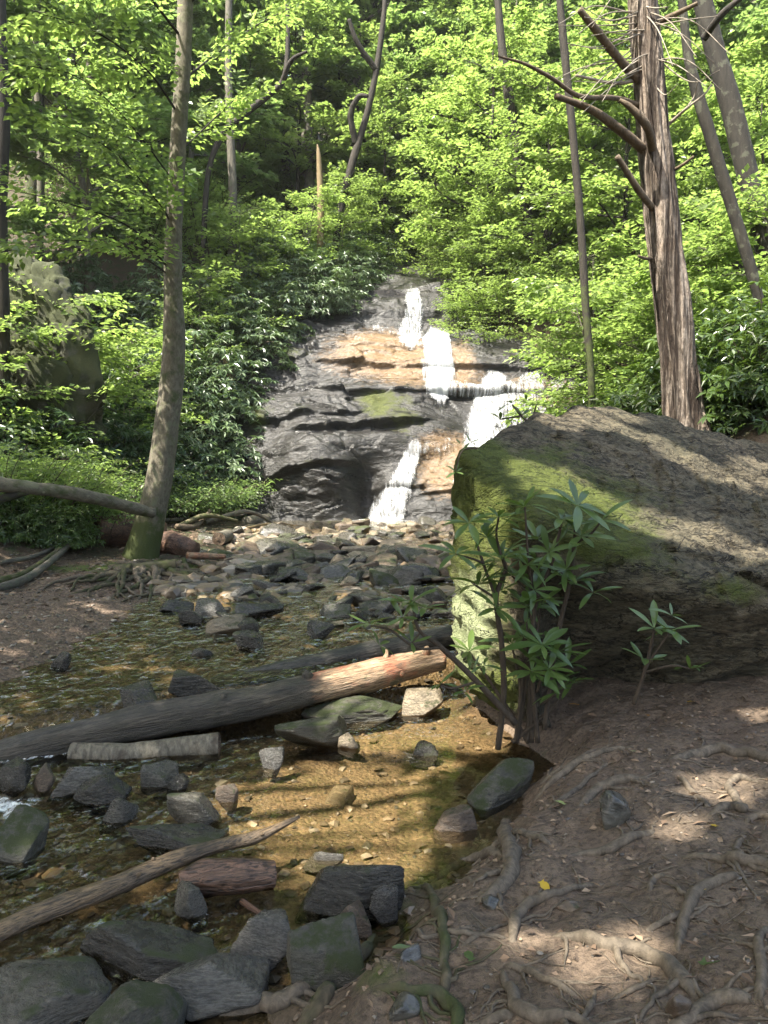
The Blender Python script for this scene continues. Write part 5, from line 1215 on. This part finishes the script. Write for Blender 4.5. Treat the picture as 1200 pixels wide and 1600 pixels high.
# mossy rock outcrop on the left slope
V, Fr = rock_shape(901, 6, 9, sharp=24, rough=.10)
V = V * np.array([1.15, 1.1, 3.0]); V[:, 0] *= 1.15 - .16 * V[:, 2] / 3; c1, e1_, ox_, oy_ = worley(V[:, 0] * 1.1 + V[:, 1] * .6, V[:, 2] * 1.3 + .4 * V[:, 0], 903)
V = V + unit(V * np.array([1, 1, .1])) * (.13 * c1 + .12 * oy_ - .10 * np.exp(-(e1_ / .06) ** 2) + .06 * fbm(V * 3, 4, 904))[:, None]
o = obj('mossy_outcrop', mesh('mossy_outcrop', V, Fr, rock_mat('outcrop_rock', (.02, .019, .012), (.055, .05, .03), .75, (.03, .035, .011), scale=1.4)), loc=(xat(60, 16), 16, float(hgt(xat(60, 16), 16)) + 2.1), rot=(.05, .06, .4))
tag(o, 'tall mossy rock outcrop among the bushes on the left slope', 'rock')
V, Fr = rock_shape(902, 4, 12, sharp=16, rough=.08)
o = obj('rock_ledge', mesh('rock_ledge', V * np.array([1.1, .6, .25]), Fr, M['rock_tan']), loc=PG(215, 588) + np.array([0, 0, .1]), rot=(0, 0, .1)); tag(o, 'sunlit tan rock ledge showing through bushes behind the main tree', 'rock')

# ------------------------------------------------------------------ rhododendron in front of the boulder
def blade(nv=7, L=1.0, Wd=.26, droop=.22, fold=.10, seed=0):
    r = np.random.default_rng(seed); t = np.linspace(0, 1, nv); w_ = Wd * .5 * np.sin(np.pi * np.clip(t * .96 + .02, 0, 1)) ** .75 * (.75 + .5 * t) ; w_[0] = .015; w_[-1] = .008
    x = t * L; z = -droop * t ** 2; tw = r.uniform(-.15, .15) * t
    c = np.stack([x, 0 * x, z], -1); l_ = np.stack([x, w_, z + fold * w_ * 2 + tw * w_], -1); r_ = np.stack([x, -w_, z + fold * w_ * 2 - tw * w_], -1)
    V = np.vstack([l_, c, r_]); i = np.arange(nv - 1)
    Fq = np.vstack([np.stack([i, i + nv, i + nv + 1, i + 1], -1), np.stack([i + nv, i + 2 * nv, i + 2 * nv + 1, i + nv + 1], -1)])
    return V, Fq
BL = [mesh('leaf', *blade(7, 1, .22, d, f, k), M['leaf_rhodo'], attrs=dict(tone=np.full(21, tn))) for k, (d, f, tn) in enumerate(((.15, .1, .35), (.3, .12, .5), (.1, .16, .7), (.45, .08, .25), (.22, .1, .9), (-.1, .12, .6)))]
def whorl(parent, c, base, L, rng, n=7, up=.4, ax=(0, -.25, 1)):
    ax = unit(np.array(ax, float) + rng.normal(size=3) * .25); e1 = unit(np.cross(ax, [.3, 1, .1])); e2 = np.cross(ax, e1); a0 = rng.uniform(0, 6.28)
    for k in range(n):
        a = a0 + k * 2 * math.pi / n + rng.normal() * .2; d = unit(e1 * math.cos(a) + e2 * math.sin(a) + ax * (up + rng.normal() * .25))
        nr = unit(ax - d * (ax @ d)); sd = np.cross(nr, d)
        Mx = np.column_stack([d, sd, nr]); o = bpy.data.objects.new('leaf', BL[int(rng.integers(0, 6))]); COL.objects.link(o); o.parent = parent
        from mathutils import Matrix
        o.rotation_euler = Matrix(Mx.tolist()).to_euler(); s_ = L * rng.uniform(.7, 1.12); o.scale = (s_,) * 3
        o.location = tuple(c - base + d * .006)
def px_plant(name, label, base, stems, whorls, L, seed, cat_='shrub', n=7, up=.35):
    """stems: rows of (px, py, depth, radius px); whorls: (px, py, depth[, leaf count])"""
    rng = np.random.default_rng(seed); rt = empty(name, base); tag(rt, label, cat_)
    for st_ in stems:
        q = spath(np.array([[*PD(px, py, y), rp / FPX * y] for px, py, y, rp in st_]), 7 * len(st_))
        V, Fa = tube(q[:, :3] - base, q[:, 3], 7, True, .15, 20, seed); obj('stem', mesh('stem', V, Fa, M['stem'], attrs=dict(moss=np.zeros(len(V)))), rt)
    for wv in whorls:
        whorl(rt, PD(*wv[:3]), base, L * (wv[4] if len(wv) > 4 else 1), rng, wv[3] if len(wv) > 3 else n, up)
    return rt
base = PD(800, 1150, 4.72)
px_plant('rhododendron', 'leggy rhododendron with long dark leaves in front of the boulder', base,
    [[(778, 1170, 4.75, 5), (787, 1080, 4.7, 5), (783, 1000, 4.65, 4.5), (775, 935, 4.6, 4), (790, 890, 4.6, 3), (785, 872, 4.6, 2)],
     [(840, 1160, 4.8, 4), (832, 1050, 4.75, 4), (836, 950, 4.7, 3.5), (862, 880, 4.65, 3), (878, 815, 4.6, 2)],
     [(850, 1140, 4.8, 4), (870, 1000, 4.8, 4), (890, 910, 4.75, 3.5), (897, 850, 4.7, 3), (902, 792, 4.65, 2)],
     [(775, 935, 4.6, 2.5), (755, 880, 4.5, 2.2), (735, 818, 4.45, 1.6)], [(790, 890, 4.6, 2.5), (776, 840, 4.55, 2), (779, 808, 4.5, 1.6)], [(836, 950, 4.7, 2.5), (826, 880, 4.6, 2), (820, 792, 4.55, 1.6)],
     [(897, 850, 4.7, 2.2), (922, 835, 4.65, 2), (939, 815, 4.6, 1.4)], [(755, 880, 4.5, 2), (735, 872, 4.4, 1.8), (712, 866, 4.35, 1.3)], [(775, 935, 4.6, 2), (748, 918, 4.5, 1.7), (735, 908, 4.5, 1.2)],
     [(836, 950, 4.7, 2.2), (815, 915, 4.6, 2), (800, 900, 4.6, 1.4)], [(890, 910, 4.75, 2.2), (910, 918, 4.7, 2), (927, 926, 4.65, 1.4)], [(840, 1080, 4.75, 3), (850, 1040, 4.65, 2.4), (847, 1010, 4.6, 2)], [(845, 1100, 4.8, 3), (868, 1085, 4.7, 2.2)]],
    [(733, 817, 4.45), (778, 808, 4.5), (820, 792, 4.55), (877, 812, 4.6, 8), (902, 790, 4.6, 9, 1.2), (940, 813, 4.6, 5), (762, 840, 4.5), (785, 874, 4.55), (824, 882, 4.55), (712, 866, 4.35, 6), (885, 890, 4.65), (896, 909, 4.7), (927, 926, 4.65, 6),
     (775, 950, 4.5, 8), (824, 945, 4.55), (800, 900, 4.55), (835, 922, 4.6), (858, 863, 4.6), (908, 838, 4.65), (748, 914, 4.5), (847, 1008, 4.55, 9, 1.1), (868, 1020, 4.6, 8), (831, 1050, 4.6, 8), (858, 1045, 4.6, 8), (870, 1082, 4.65, 7), (755, 1040, 4.6, 5, .6), (739, 1048, 4.6, 4, .6)],
    .2, 51, n=10)
rw = np.random.default_rng(57)
ws = [(rw.uniform(720, 905), rw.uniform(825, 1075), rw.uniform(4.75, 4.95), 7, .9) for _ in range(13)]
base = PD(820, 1160, 4.9)
px_plant('rhododendron', 'bushy rhododendron tangled behind the leggy one against the boulder', base, [[(820 + rw.uniform(-20, 20), 1160, 4.9, 4), ((820 + w_[0]) / 2 + rw.uniform(-8, 8), (1150 + w_[1]) / 2, (4.9 + w_[2]) / 2, 3), (w_[0], w_[1], w_[2], 1.3)] for w_ in ws[::2]], ws, .2, 58)
base = PD(800, 1128, 4.6)
px_plant('rhododendron', 'drooping rhododendron branch reaching over the end of the log', base,
    [[(805, 1130, 4.62, 5.5), (745, 1065, 4.55, 5), (690, 1012, 4.5, 4.2), (655, 985, 4.45, 3), (645, 945, 4.45, 2)], [(690, 1012, 4.5, 2.5), (650, 1012, 4.4, 2), (610, 985, 4.35, 1.8), (580, 978, 4.3, 1.2)], [(745, 1065, 4.55, 2.5), (710, 1075, 4.5, 2), (690, 1072, 4.45, 1.4)], [(655, 990, 4.45, 2), (643, 1006, 4.42, 1.5)]],
    [(643, 942, 4.45, 9, 1.0), (664, 950, 4.45, 7, .9), (578, 976, 4.3, 7, .8), (592, 1008, 4.32, 5, .8), (643, 1004, 4.42, 5, .8), (686, 1070, 4.45, 5, .7), (726, 1080, 4.5, 5, .7), (630, 965, 4.42, 5, .7)], .19, 52)
px_plant('rhododendron', 'small rhododendron in the shade under the lip of the boulder', PD(1000, 1100, 4.4),
    [[(990, 1100, 4.45, 3.5), (1010, 1040, 4.4, 3), (1022, 985, 4.35, 2)], [(1010, 1050, 4.4, 2.4), (1050, 1040, 4.3, 2), (1078, 1045, 4.3, 1.4)], [(1010, 1040, 4.4, 2.2), (1045, 990, 4.35, 1.5)]], [(1022, 982, 4.35, 6), (1048, 985, 4.35, 6), (1078, 1045, 4.3, 6, .8), (1005, 1030, 4.4, 5), (1050, 962, 4.38, 4, .8)], .19, 53)
px_plant('rhododendron', 'small leafy sprig on the far edge of the boulder', PD(835, 665, 7.4),
    [[(838, 672, 7.4, 2.4), (815, 650, 7.4, 2), (800, 632, 7.4, 1.4)], [(815, 650, 7.4, 1.8), (782, 655, 7.35, 1.2)], [(830, 664, 7.4, 1.8), (838, 632, 7.4, 1.2)]], [(800, 630, 7.4, 6), (782, 655, 7.35, 6), (822, 626, 7.4, 5), (838, 634, 7.4, 5), (815, 650, 7.4, 5)], .15, 54)
px_plant('fern', 'tiny green sprig hanging at the corner of the boulder', PD(728, 700, 5.5), [[(745, 700, 5.5, 1.6), (722, 705, 5.4, 1.2), (712, 735, 5.4, 1)]], [(712, 738, 5.4, 5), (720, 695, 5.4, 4), (735, 692, 5.45, 4)], .08, 55, 'plant')

# ------------------------------------------------------------------ unseen trees added for shade; crown gaps shaped to let sun patches through
LIT = []  # targets kept sunlit by clearing the added leaves along the sun line
def lit(px, py, r, z=None, y=None):
    LIT.append((PZ(px, py, z) if z is not None else PD(px, py, y), r))
for a in ((480, 1235, .42, 0), (540, 1220, .42, 0), (590, 1318, .25, 0), (400, 1232, .14, 0), (600, 1125, .34, 0), (650, 1120, .3, 0), (430, 1300, .06, 0), (690, 1185, .06, 0)): lit(a[0], a[1], a[2], z=a[3])
for a in ((650, 1035, .22, 6.2), (600, 1050, .16, 6.1), (690, 1020, .2, 6.3), (735, 930, .30, 5.5), (735, 1010, .30, 5.4), (720, 1085, .25, 5.35), (760, 870, .2, 5.3), (740, 1060, .25, 5.3), (905, 820, .22, 5.7), (870, 800, .15, 5.6), (1000, 850, .12, 5.5), (1050, 870, .13, 5.4), (1110, 860, .16, 5.4),
          (1000, 690, .18, 7.0), (940, 680, .2, 7.1), (1080, 720, .18, 6.6), (1120, 735, .18, 6.5), (1180, 700, .2, 6.8), (960, 650, .16, 7.4), (1190, 860, .14, 5.2), (1040, 700, .1, 6.8), (890, 690, .12, 6.8)): lit(a[0], a[1], a[2], y=a[3])
for py in range(-60, 640, 45): lit(1060 - (600 - py) * .085, py, .34, y=8.9)
for a in ((1130, 1235, .14), (955, 1490, .09), (1180, 1120, .06), (1060, 1290, .05), (820, 1470, .03)):
    LIT.append((PG(a[0], a[1]), a[2]))
for a in ((252, 730, .16, 12), (262, 640, .13, 12), (270, 420, .2, 12), (276, 300, .14, 12), (284, 130, .2, 12), (350, 970, .25, 9.3), (420, 860, .5, 14), (560, 865, .6, 14.5), (520, 840, .6, 16), (650, 850, .4, 15), (330, 850, .3, 15)):
    lit(a[0], a[1], a[2], y=a[3])
rc = np.random.default_rng(77)
ns_ = 4300
O = np.stack([rc.uniform(-12.5, 1.2, ns_), rc.uniform(-6.0, 9.8, ns_), rc.uniform(7.6, 12.5, ns_)], -1)
O = O[(fbm(O * .55, 2, 78) > -.60)]
tg = np.vstack([np.stack([rc.uniform(-.3, 3.6, 650), rc.uniform(1.4, 5.4, 650), np.full(650, .4)], -1), np.stack([rc.uniform(1.0, 5, 420), rc.uniform(5, 8, 420), np.full(420, 1.8)], -1)])  # extra sprays aimed so their shadow lands on the bank and boulder
O = np.vstack([O, tg + SUN * (rc.uniform(7.5, 11, len(tg)) / SUN[2])[:, None]])
a = rc.uniform(0, 6.28, len(O)); Dd = np.stack([np.cos(a), np.sin(a), rc.normal(size=len(O)) * .15], -1)
lv = sprays(O, Dd, unit(np.array([0, 0, 1.]) + rc.normal(size=O.shape) * .25), rc.uniform(.6, 1.0, len(O)), 14, .21, .62, rc)
pos = lv[0] + unit(lv[1]) * .1; keep = np.ones(len(pos), bool)
for P_, r_ in LIT:
    d_ = pos - P_; al = d_ @ SUN; q = np.linalg.norm(d_ - al[:, None] * SUN, axis=1)
    keep &= ~((al > 0) & (q < (r_ * 1.15 + .10) * (1 + .3 * rc.normal(size=len(pos)) * .6)))
qx, qy, qd = project(pos); keep &= ~((qd > .2) & (qx > -60) & (qx < 1260) & (qy > -40))
lv = tuple(x[keep] for x in lv); pos = pos[keep]
CT = np.array([(-6.8, .3), (-10.5, 5.5), (-3.2, -4.2), (-11.5, -2.5), (-5.8, 7.4)])
own = np.argmin(np.linalg.norm(pos[:, None, :2] - CT[None], axis=2), axis=1)
for k, (x, y) in enumerate(CT):
    b0 = np.array([x, y, float(hgt(x, y))]); rt = empty('added_shade_tree', b0); sel = own == k; r = np.random.default_rng(800 + k)
    tag(rt, ['unseen broad tree beside the pool, added to shade the water', 'unseen broad tree up the left bank, added for shade', 'unseen broad tree on the path behind the viewer, added for shade', 'unseen broad tree behind the viewer up the left bank, added for shade', 'unseen tall tree by the gravel bar, added for shade'][k], 'tree', 'unseen trees added for shade outside the frame')
    tr = np.array([[0, 0, -.4], [.1, 0, 3], [0, .1, 7], [.1, 0, 10], [0, 0, 12]]); parts = [tube(spath(tr, 30), np.linspace(.26, .06, 30), 12, True, .1, 3, k, .1)]
    tips = pos[sel][r.integers(0, sel.sum(), 12)] - b0
    for e in tips:
        z0 = r.uniform(5, 10); parts.append(tube(spath([np.array([0, 0, z0]), e * np.array([.5, .5, 0]) + np.array([0, 0, (z0 + e[2]) / 2 + .4]), e], 9), np.linspace(.07, .01, 9), 5, False))
    V, Fa = merge(parts); obj('trunk', mesh('trunk', V, Fa, M['bark_grey'], attrs=dict(moss=np.zeros(len(V)))), rt)
    V2, F2, tone = leaves(*(q[sel] for q in lv)); obj('crown', mesh('crown', V2 - b0, F2, M['leaf_mid'], False, attrs=dict(tone=tone)), rt)

# ------------------------------------------------------------------ gravel, twigs and fallen leaves
def pebble_mat():
    t = NT('pebble'); f = t.attr('tone'); col = t.ramp(f, [(0, (.035, .032, .03)), (.35, (.11, .085, .06)), (.6, (.17, .115, .065)), (.8, (.20, .155, .11)), (1, (.30, .27, .23))])
    return t.done(t.bsdf(t.mix(t.math('MULTIPLY', t.noise(t.pos(), 60, 4), .5), col, (.05, .04, .03)), .45))
M['pebble'] = pebble_mat()
rp = np.random.default_rng(90)
def scatter_pebbles(n, xr, yr, size, cond, seed, name, label):
    r = np.random.default_rng(seed); x = r.uniform(*xr, n); y = yr[0] + (yr[1] - yr[0]) * r.random(n) ** 1.4; k = cond(x, y); x, y = x[k], y[k]; n = len(x)
    d, Fi_ = ico(2 if size[1] > .1 else 1); sz = size[0] + (size[1] - size[0]) * r.random(n) ** 3.5
    V = d[None] * (1 + (.28 if len(d) < 20 else .14) * r.normal(size=(n, len(d), 1)).clip(-1.3, 1.3)) * sz[:, None, None] * np.stack([r.uniform(.8, 1.4, n), r.uniform(.7, 1.2, n), r.uniform(.35, .7, n)], -1)[:, None]
    a = r.uniform(0, 6.28, n); c, s_ = np.cos(a)[:, None], np.sin(a)[:, None]
    V = np.stack([V[..., 0] * c - V[..., 1] * s_, V[..., 0] * s_ + V[..., 1] * c, V[..., 2]], -1)
    V = V + np.stack([x, y, hgt(x, y) + sz * .2], -1)[:, None]
    Fx = (Fi_[None] + np.arange(n)[:, None, None] * len(d)).reshape(-1, 3)
    o = obj(name, mesh(name, V.reshape(-1, 3), Fx, M['pebble'], False, attrs=dict(tone=np.repeat(r.random(n), len(d))))); tag(o, label, None, None, 'stuff')
scatter_pebbles(9000, (-3.6, 1.2), (2.0, 13), (.006, .034), lambda x, y: np.maximum(*bank_d(x, y)) < .05, 91, 'gravel', 'brown gravel and small stones on the stream bed')
scatter_pebbles(4500, (-6, -2.3), (4, 12), (.007, .032), lambda x, y: (bank_d(x, y)[0] > -.1) & (bank_d(x, y)[0] < 2.6), 92, 'gravel', 'brown gravel of the bar on the left bank')
scatter_pebbles(4600, (-3.4, 4), (9.5, 20), (.04, .20), lambda x, y: np.maximum(*bank_d(x, y)) < .3, 94, 'rubble', 'small broken stones filling the riffle')
scatter_pebbles(1300, (-3.2, .2), (2.2, 9.5), (.02, .06), lambda x, y: (np.maximum(*bank_d(x, y)) < .05) & ((x < -1.0) | (y > 6)), 96, 'rubble', 'small wet stones strewn through the shallows')
scatter_pebbles(2600, (-.6, 4), (1.6, 6), (.003, .014), lambda x, y: bank_d(x, y)[1] > .1, 93, 'soil_crumbs', 'crumbs of soil and grit on the muddy bank')

def on_bank(r, n):
    x = r.uniform(-.4, 3.6, n); y = 1.7 + 4.2 * r.random(n); k = bank_d(x, y)[1] > .12; return x[k], y[k]
parts = []; r = np.random.default_rng(95); x, y = on_bank(r, 900)
for a, b in zip(x, y):
    ln = r.uniform(.03, .16); an = r.uniform(0, 6.28); m = np.array([[a, b], [a + math.cos(an) * ln * .5 + r.normal() * .012, b + math.sin(an) * ln * .5 + r.normal() * .012], [a + math.cos(an) * ln, b + math.sin(an) * ln]])
    p = np.column_stack([m, hgt(m[:, 0], m[:, 1]) + .006]); parts.append(tube(spath(p, 5), np.linspace(r.uniform(.0015, .004), .001, 5), 4, False))
V, Fa = merge(parts); tag(obj('twigs', mesh('twigs', V, Fa, M['root'], attrs=dict(moss=np.zeros(len(V))))), 'thin twigs and root hairs strewn over the mud', None, None, 'stuff')
x, y = on_bank(r, 3600); n = len(x); z = hgt(x, y) + .006; a = r.uniform(0, 6.28, n)
t_ = NT('leaf_litter'); M['litter'] = t_.done(t_.bsdf(t_.ramp(t_.attr('tone'), [(0, (.04, .026, .016)), (.6, (.12, .075, .045)), (1, (.24, .17, .11))]), .8))
V2, F2, tone = leaves(np.stack([x, y, z], -1), np.stack([np.cos(a), np.sin(a), r.normal(size=n) * .15], -1), unit(np.array([0, 0, 1.]) + r.normal(size=(n, 3)) * .3), np.where(r.random(n) < .12, r.uniform(.04, .08, n), r.uniform(.012, .045, n)), r.uniform(.01, .03, n), r.random(n))
tag(obj('leaf_litter', mesh('leaf_litter', V2, F2, M['litter'], False, attrs=dict(tone=tone))), 'brown scraps of dead leaves on the mud', None, None, 'stuff')
# litter of the forest floor on the left bank
x = r.uniform(-8, -2.4, 5000); y = r.uniform(8, 19, 5000); k = bank_d(x, y)[0] > .5; x, y = x[k], y[k]; n = len(x); a = r.uniform(0, 6.28, n)
V2, F2, tone = leaves(np.stack([x, y, hgt(x, y) + .01], -1), np.stack([np.cos(a), np.sin(a), r.normal(size=n) * .2], -1), unit(np.array([0, 0, 1.]) + r.normal(size=(n, 3)) * .35), r.uniform(.03, .10, n), r.uniform(.02, .05, n), r.random(n))
tag(obj('leaf_litter', mesh('leaf_litter', V2, F2, M['litter'], False, attrs=dict(tone=tone))), 'dead leaves under the bushes of the left bank', None, None, 'stuff')

for k, (px, py, L, mt, lb) in enumerate(((845, 1383, .055, 'leaf_yellow', 'bright yellow fallen leaf in the middle of the muddy path'), (988, 1178, .06, 'leaf_pale', 'pale yellow leaf on the mud below the boulder'), (882, 1262, .065, 'leaf_pale', 'pale green leaf lying by the bank roots'),
        (1118, 1297, .045, 'leaf_yellow', 'small yellow leaf near the looped root'), (1098, 1398, .035, 'leaf_yellow', 'tiny yellow leaf resting on the forked root'), (1095, 1515, .07, 'leaf_mid', 'torn green leaf on the mud in the lower corner'), (738, 1508, .05, 'leaf_mid', 'crumpled green leaf beside the mossy roots'),
        (640, 1488, .06, 'leaf_grey', 'grey green leaf among the mossy roots'), (1075, 1100, .05, 'leaf_yellow', 'small yellow leaf in the shade under the boulder'), (1010, 1120, .05, 'leaf_orange', 'orange dead leaf at the foot of the boulder'), (905, 1105, .07, 'leaf_orange', 'curled brown leaf caught in the rhododendron'))):
    V, Fq = blade(7, L, L * .62, .10 * L, .12, k); o = obj('fallen_leaf', mesh('fallen_leaf', V, Fq, M[mt], attrs=dict(tone=np.full(len(V), .6))), loc=PG(px, py) + np.array([0, 0, .016]), rot=(random.uniform(-.3, .3), random.uniform(-.25, .25), random.uniform(0, 6.28)))
    tag(o, lb, 'leaf', 'fallen leaves on the bank')

# ------------------------------------------------------------------ labels: tell look-alikes apart by their order in the picture
bpy.context.view_layer.update()
by = {}
for o in COL.objects:
    if o.parent is None and o.get('label') and o.get('category'): by.setdefault(o['label'], []).append(o)
ORD = ['', 'second', 'third', 'fourth', 'fifth', 'sixth', 'seventh', 'eighth', 'ninth', 'tenth', 'eleventh', 'twelfth', 'thirteenth', 'fourteenth', 'fifteenth', 'sixteenth', 'seventeenth', 'eighteenth', 'nineteenth', 'twentieth', 'twenty first', 'twenty second', 'twenty third', 'twenty fourth', 'twenty fifth', 'twenty sixth', 'twenty seventh', 'twenty eighth', 'twenty ninth', 'thirtieth', 'thirty first', 'thirty second']
for lb, os_ in by.items():
    if len(os_) < 2: continue
    os_.sort(key=lambda o: float(project(np.array(o.matrix_world.translation))[0]))
    for k, o in enumerate(os_):
        o['label'] = f"{lb}, {'leftmost' if k == 0 else 'rightmost' if k == len(os_) - 1 else ORD[k] + ' from left' if k < 32 else 'far right'}"

# ------------------------------------------------------------------ thin haze volume, added to lift dark gaps in the forest
import bmesh
bm = bmesh.new(); bmesh.ops.create_cube(bm, size=1); hz = bpy.data.meshes.new('haze'); bm.to_mesh(hz); bm.free()
t_ = NT('haze_air'); pv = t_.n('ShaderNodeVolumePrincipled'); pv.inputs['Color'].default_value = (.95, .97, .92, 1); pv.inputs['Density'].default_value = .0004; pv.inputs['Anisotropy'].default_value = .2
t_.l(pv.outputs[0], t_.out.inputs['Volume']); hz.materials.append(t_.m)
ho = obj('haze', hz, loc=(0, 160, 30), scale=(640, 520, 84)); tag(ho, 'thin pale haze in the forest air', None, None, 'stuff')
